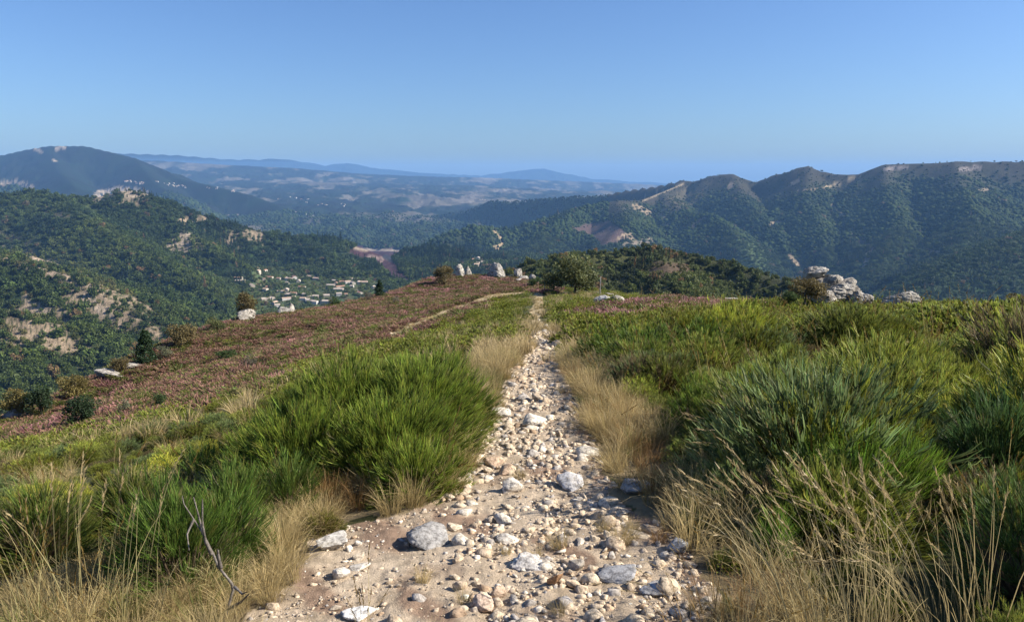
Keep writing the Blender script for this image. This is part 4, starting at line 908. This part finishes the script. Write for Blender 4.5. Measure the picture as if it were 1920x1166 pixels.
# ------------------------------------------------------------------ boulders on the heath
BC = (.44, .41, .365)
for i, (a, b, wv, hv, lab, kw) in enumerate([
    (457,604,32,25,'round pale grey boulder at the left rim of the heather below a brown tree',{}),
    (534,576,26,17,'pale low boulder at the heather rim in front of the village',{}),
    (545,577,12,22,'upright pale boulder at the heather rim in front of the village',dict(depth=1.2)),
    (203,709,52,22,'lower left slab of the long pale outcrop on the heather slope',{}),
    (245,697,56,18,'upper slab of the long pale outcrop on the heather slope',{}),
    (284,688,18,8,'small pale rock at the upper end of the long pale outcrop',{}),
    (22,784,50,28,'dark grey boulder at the left edge under the yellow-brown bush',dict(col=(.36,.33,.33))),
    (22,826,40,14,'flat grey rock at the left edge below the dark grey boulder',dict(col=(.36,.34,.33))),
    (172,733,30,9,'flat pale rock beside the round dark tree on the heather slope',{}),
    (587,632,26,8,'small flat pale slab alone in the middle of the heather',{}),
    (553,651,16,10,'small dark rock below the flat slab in the heather',dict(col=(.32,.30,.29))),
    (862,521,15,26,'left upright pale boulder on the knoll beside a brown bush',dict(depth=1.0)),
    (877,519,14,20,'right upright pale boulder on the knoll beside a brown bush',dict(depth=1.0)),
    (930,523,32,31,'large boulder with a dark left face on top of the knoll',dict(col=(.38,.36,.33))),
    (957,518,11,7,'small pale boulder between the large one and the rock row on the knoll',{}),
    (971,518,15,20,'tilted pale boulder at the left of the rock row on the knoll',{}),
    (983,521,28,10,'long low pale boulder in the rock row on the knoll',{}),
    (997,525,13,14,'blocky pale boulder at the right end of the rock row on the knoll',{}),
    (970,528,16,7,'small low rock in front of the rock row on the knoll',{}),
    (1131,573,36,20,'left slab of the pale outcrop right of the tall post',dict(col=(.46,.45,.43))),
    (1162,572,34,20,'middle boulder of the pale outcrop right of the tall post',{}),
    (1186,567,24,11,'right slab of the pale outcrop right of the tall post',{}),
    (1146,556,24,8,'flat rock behind the pale outcrop right of the tall post',{}),
    (1172,574,20,7,'small block in front of the pale outcrop right of the tall post',{}),
    (1375,570,48,15,'low pale boulder behind the pink heather on the right',{}),
    (1695,577,66,30,'single whale-backed pale boulder on the right skyline',dict(rz=-.2, d_fix=24.5, depth=.9)),
    ]):
    put_stone('boulder', a, b, wv, hv, kw.pop('col', BC), lab, 'boulder', M_ROCK, 40 + i, 5, 18, .13, sink=.16, **kw)
for i, (a, b, wv, hv, dd, lab) in enumerate([
    (1572,574,74,42,26.5,'broad lowest boulder of the stacked pile on the right skyline'),(1607,570,44,24,26.3,'right shoulder boulder of the stacked pile on the right skyline'),
    (1555,573,50,26,26.2,'low front boulder at the centre of the stacked pile'),(1624,569,34,16,26.2,'small boulder at the right foot of the stacked pile'),(1590,556,62,26,26.7,'long flat boulder in the middle of the stacked pile'),
    (1588,549,36,26,26.8,'rounded upper boulder of the stacked pile on the right skyline'),(1564,546,44,30,26.9,'middle boulder of the stacked pile half behind a brown bush'),(1540,562,46,40,27.0,'boulder at the left foot of the stacked pile under the brown bush'),(1533,526,40,24,27.0,'topmost boulder of the stacked pile on the right skyline')]):
    put_stone('boulder', a, b, wv, hv, BC, lab, 'boulder', M_ROCK, 90 + i, 5, 15, .11, d_fix=dd, depth=.9)

# ------------------------------------------------------------------ trees and bushes on the heather slope
def tube(pts, rad, sides=6):
    pts = np.array(pts, float); V, Fa = [], []; n = len(pts)
    for i in range(n):
        d = pts[min(i + 1, n - 1)] - pts[max(i - 1, 0)]; d /= np.linalg.norm(d) + 1e-9; u = np.cross(d, (.3, .9, .1)); u /= np.linalg.norm(u); v = np.cross(d, u)
        for k in range(sides): a = 6.283 * k / sides; V.append(pts[i] + rad[i] * (np.cos(a) * u + np.sin(a) * v))
    for i in range(n - 1):
        for k in range(sides): Fa.append((i * sides + k, i * sides + (k + 1) % sides, (i + 1) * sides + (k + 1) % sides, (i + 1) * sides + k))
    return np.array(V), np.array(Fa)
def tree(a, b, hpx, wpx, kind, label, name, cat, seed, dmax=110.0, d_fix=None):
    r = np.random.default_rng(seed); q = P(a, b, d_fix) if d_fix else G_in(a, b); k = F / (q[1] * cp - (q[2] - CAMZ) * sp); H, Wd = hpx / k, wpx / k
    col = {'brown': (.150, .118, .050), 'olive': (.125, .135, .052), 'pine': (.030, .055, .022), 'grey': (.16, .17, .10), 'yellow': (.185, .150, .050), 'dark': (.034, .058, .024), 'green': (.06, .095, .03), 'sparse': (.14, .12, .09)}[kind]
    if kind == 'pine':
        n = 3600; h = r.random(n) ** 1.25; a_ = r.random(n) * 6.283; lay = np.floor(h * 9)
        R = ((1 - h) ** .6 * (.55 + .45 * np.minimum(1, h * 5)) + .05) * (.62 + .38 * np.sin(a_ * 3 + lay * 2.1) * np.cos(a_ * 2 + lay)) * np.sqrt(r.random(n) * .75 + .25)
        C = np.stack([R * np.cos(a_) * Wd / 2, R * np.sin(a_) * Wd / 2, H * (.06 + .94 * h) - .16 * R * H + .04 * H * np.sin(a_ * 5)], -1); ii = (lay * 3 + np.floor(a_)).astype(int); kk = 64; sz = .030 * Wd
    else:
        n = {'sparse': 1100, 'grey': 2000}.get(kind, 3600); kk = 34
        C, ii, kk = cluster_points(r, n, kk, .30); C = C * np.array([Wd * .46, Wd * .46, H * .50]) + np.array([0, 0, H * .52]); C[:, 2] = np.maximum(C[:, 2], .04 * H); sz = .026 * (Wd + H) / 2
    V, Fa = leaf_quads(C, sz, r); c = np.repeat((np.array(col) * r.uniform(.65, 1.35, kk)[ii % kk][:, None] * r.uniform(.75, 1.25, (n, 1))), 4, 0)
    root = empty(name, q); tag(root, label, cat); link('crown', mesh('crown', V, Fa, M_LEAF, c), root)
    parts = []; top = H * (.9 if kind == 'pine' else .55); t_ = np.linspace(0, 1, 6)[:, None]; pts = np.array([0, 0, -.1]) + t_ * np.array([r.normal(0, .06) * H, r.normal(0, .06) * H, top + .1])
    v, f = tube(pts, np.linspace(.035, .012, 6) * H); parts.append((v, f, (.14, .11, .085)))
    for j in range(9):
        s0 = pts[r.integers(1, 5)]; e = C[r.integers(0, n)]; m = .5 * (s0 + e) + np.array([0, 0, -.03 * H]); v, f = tube([s0, m, e], [.014 * H, .009 * H, .004 * H], 5); parts.append((v, f, (.14, .11, .085)))
    v, f, c = merge(parts); link('trunk', mesh('trunk', v, f, M_LEAF, c), root); return root
for i, t in enumerate([
    (463,596,54,56,'brown','olive-brown round tree behind the round boulder','broadleaf_tree','tree'),
    (275,684,66,66,'pine','dark green conifer above the long pale outcrop','pine_tree','tree'),
    (345,650,48,76,'brown','broad brown bush between the dark conifer and the round boulder','bush','bush'),
    (404,624,30,48,'olive','small olive bush left of the round boulder','bush','bush'),
    (226,690,40,40,'brown','small brown bush left of the dark conifer','bush','bush'),
    (310,675,30,38,'grey','pale grey-green bush at the foot of the dark conifer','bush','bush'),
    (80,786,74,54,'dark','narrow dark green tree between the two yellow-brown bushes','evergreen_tree','tree'),
    (140,742,48,70,'yellow','yellow-brown bush above the round dark tree','bush','bush'),
    (33,778,62,74,'yellow','yellow-brown bush at the left edge of the picture','bush','bush'),
    (155,800,72,74,'dark','round dark green tree lowest on the heather slope','evergreen_tree','tree'),
    (238,784,38,32,'grey','small grey-green bush right of the round dark tree','bush','bush'),
    (300,770,34,38,'green','small round green bush in the lower heather','bush','bush'),
    (712,556,34,32,'pine','small dark conifer on the heather rim below the quarry','pine_tree','tree'),
    (628,574,20,26,'green','dark green bush on the heather rim beside the village','bush','bush'),
    (690,566,22,26,'sparse','thin bare-twigged bush on the heather rim','bush','bush'),
    (743,572,20,24,'sparse','thin twiggy bush inside the heather below the small conifer','bush','bush'),
    (834,536,40,54,'brown','brown bush left of the upright knoll boulders','bush','bush'),
    (1078,551,72,112,'olive','large olive-green rounded tree between the two posts','broadleaf_tree','tree'),
    (1036,549,40,52,'olive','olive bush in front of the large tree beside the short post','bush','bush'),
    (1003,538,20,34,'green','low dark bush right of the knoll rock row','bush','bush'),
    (1466,690,20,30,'sparse','sparse grey-twigged bush in the lower middle of the heather','bush','bush') if False else (470,700,40,34,'sparse','sparse grey-twigged bush in the middle of the heather','bush','bush'),
    (426,678,24,44,'green','low green bush above the sparse twiggy bush in the heather','bush','bush'),
    (1908,585,55,56,'yellow','upright yellow-green bush at the right edge of the skyline','bush','bush')]):
    tree(*t, 700 + i)
tree(1510, 566, 48, 92, 'brown', 'windswept brown bush growing on the left of the stacked boulders', 'bush', 'bush', 740, d_fix=25.8)
tree(1478, 572, 30, 46, 'green', 'small green bush at the foot of the windswept brown bush', 'bush', 'bush', 741, d_fix=25.2)

# ------------------------------------------------------------------ posts and the bare branch
def post(a, b, hpx, lab, box=False):
    q = G_in(a, b); k = F / (q[1] * cp - (q[2] - CAMZ) * sp); H = hpx / k
    V, Fa = tube([(0, 0, -.2), (0, 0, H * .5), (.012, 0, H), (.012, 0, H + .01)], [.04, .036, .032, .002], 8)
    o = tag(link('wooden_post', mesh('wooden_post', V, Fa, M_WOOD), None, q), lab, 'post')
    if box:
        bm = bmesh.new(); bmesh.ops.create_cube(bm, size=1); bmesh.ops.scale(bm, vec=(.10, .04, .09), verts=bm.verts); bmesh.ops.bevel(bm, geom=bm.edges[:], offset=.012, segments=2, affect='EDGES')
        me = bpy.data.meshes.new('marker_plate'); bm.to_mesh(me); bm.free(); me.materials.append(plain_mat('faded_paint', (.35, .34, .32))); s = link('marker_plate', me, o, (0, -.07, H * .72))
post(1021, 548, 22, 'short wooden post left of the large olive tree')
post(1125, 558, 40, 'tall wooden post with a small plate right of the large olive tree', True)
post(1070, 572, 12, 'low stub of a post in the broom below the large olive tree')
bp_ = []
def at(px, py, d): return P(px, py, d)
b0 = G(413, 1185, 1.5); D0 = b0[1]
for pts, r0, r1 in [([(413,1190,0),(425,1140,.02),(438,1098,.03),(412,1062,.03),(398,1040,.05),(380,1000,.08),(362,972,.1),(346,948,.1),(342,930,.12)], .008, .002), ([(398,1040,.05),(386,1015,.02),(380,980,0),(379,938,-.02)], .009, .003), ([(412,1062,.03),(410,1040,-.02),(412,1028,-.03)], .010, .004), ([(362,972,.1),(352,1000,.05),(358,1030,.0)], .006, .002), ([(438,1098,.03),(455,1112,-.04),(466,1108,-.08)], .007, .002), ([(380,1000,.08),(372,960,.12),(366,930,.14)], .006, .002), ([(425,1140,.02),(452,1128,-.05),(470,1112,-.1)], .008, .003)]:
    p3 = np.array([at(a, b, D0 + e) for a, b, e in pts]); p3 = p3 + np.random.default_rng(len(pts)).normal(0, .004, p3.shape)
    t2 = np.linspace(0, len(p3) - 1, len(p3) * 3); p3 = np.stack([np.interp(t2, np.arange(len(p3)), p3[:, j]) for j in range(3)], -1)
    v, f = tube(p3, np.linspace(r0, r1, len(p3)) * (1 + .15 * np.sin(np.arange(len(p3)) * 2.1)), 7); bp_.append((v, f, (.20, .175, .155)))
v, f, c = merge(bp_); tag(link('dead_branch', mesh('dead_branch', v - b0, f, M_STONE, c), None, b0), 'bare grey dead branch standing up from the straw at lower left', 'branch')

# ------------------------------------------------------------------ haze
m_, t_, out_ = mat_new('haze_air')
v_ = N(t_, 'ShaderNodeVolumePrincipled'); v_.inputs['Color'].default_value = (.29, .56, 1.0, 1); v_.inputs['Density'].default_value = 5.2e-5
v_.inputs['Anisotropy'].default_value = 0.0
t_.links.new(v_.outputs[0], out_.inputs['Volume'])
X0, X1, Y0, Y1, Z0, Z1 = -26000, 26000, -600, 21100, -700, 320
hv = [(x, y, z) for x in (X0, X1) for y in (Y0, Y1) for z in (Z0, Z1)]
hz = link('haze', mesh('haze', hv, [(0, 1, 3, 2), (4, 6, 7, 5), (0, 4, 5, 1), (2, 3, 7, 6), (0, 2, 6, 4), (1, 5, 7, 3)], m_)); hz['kind'] = 'stuff'
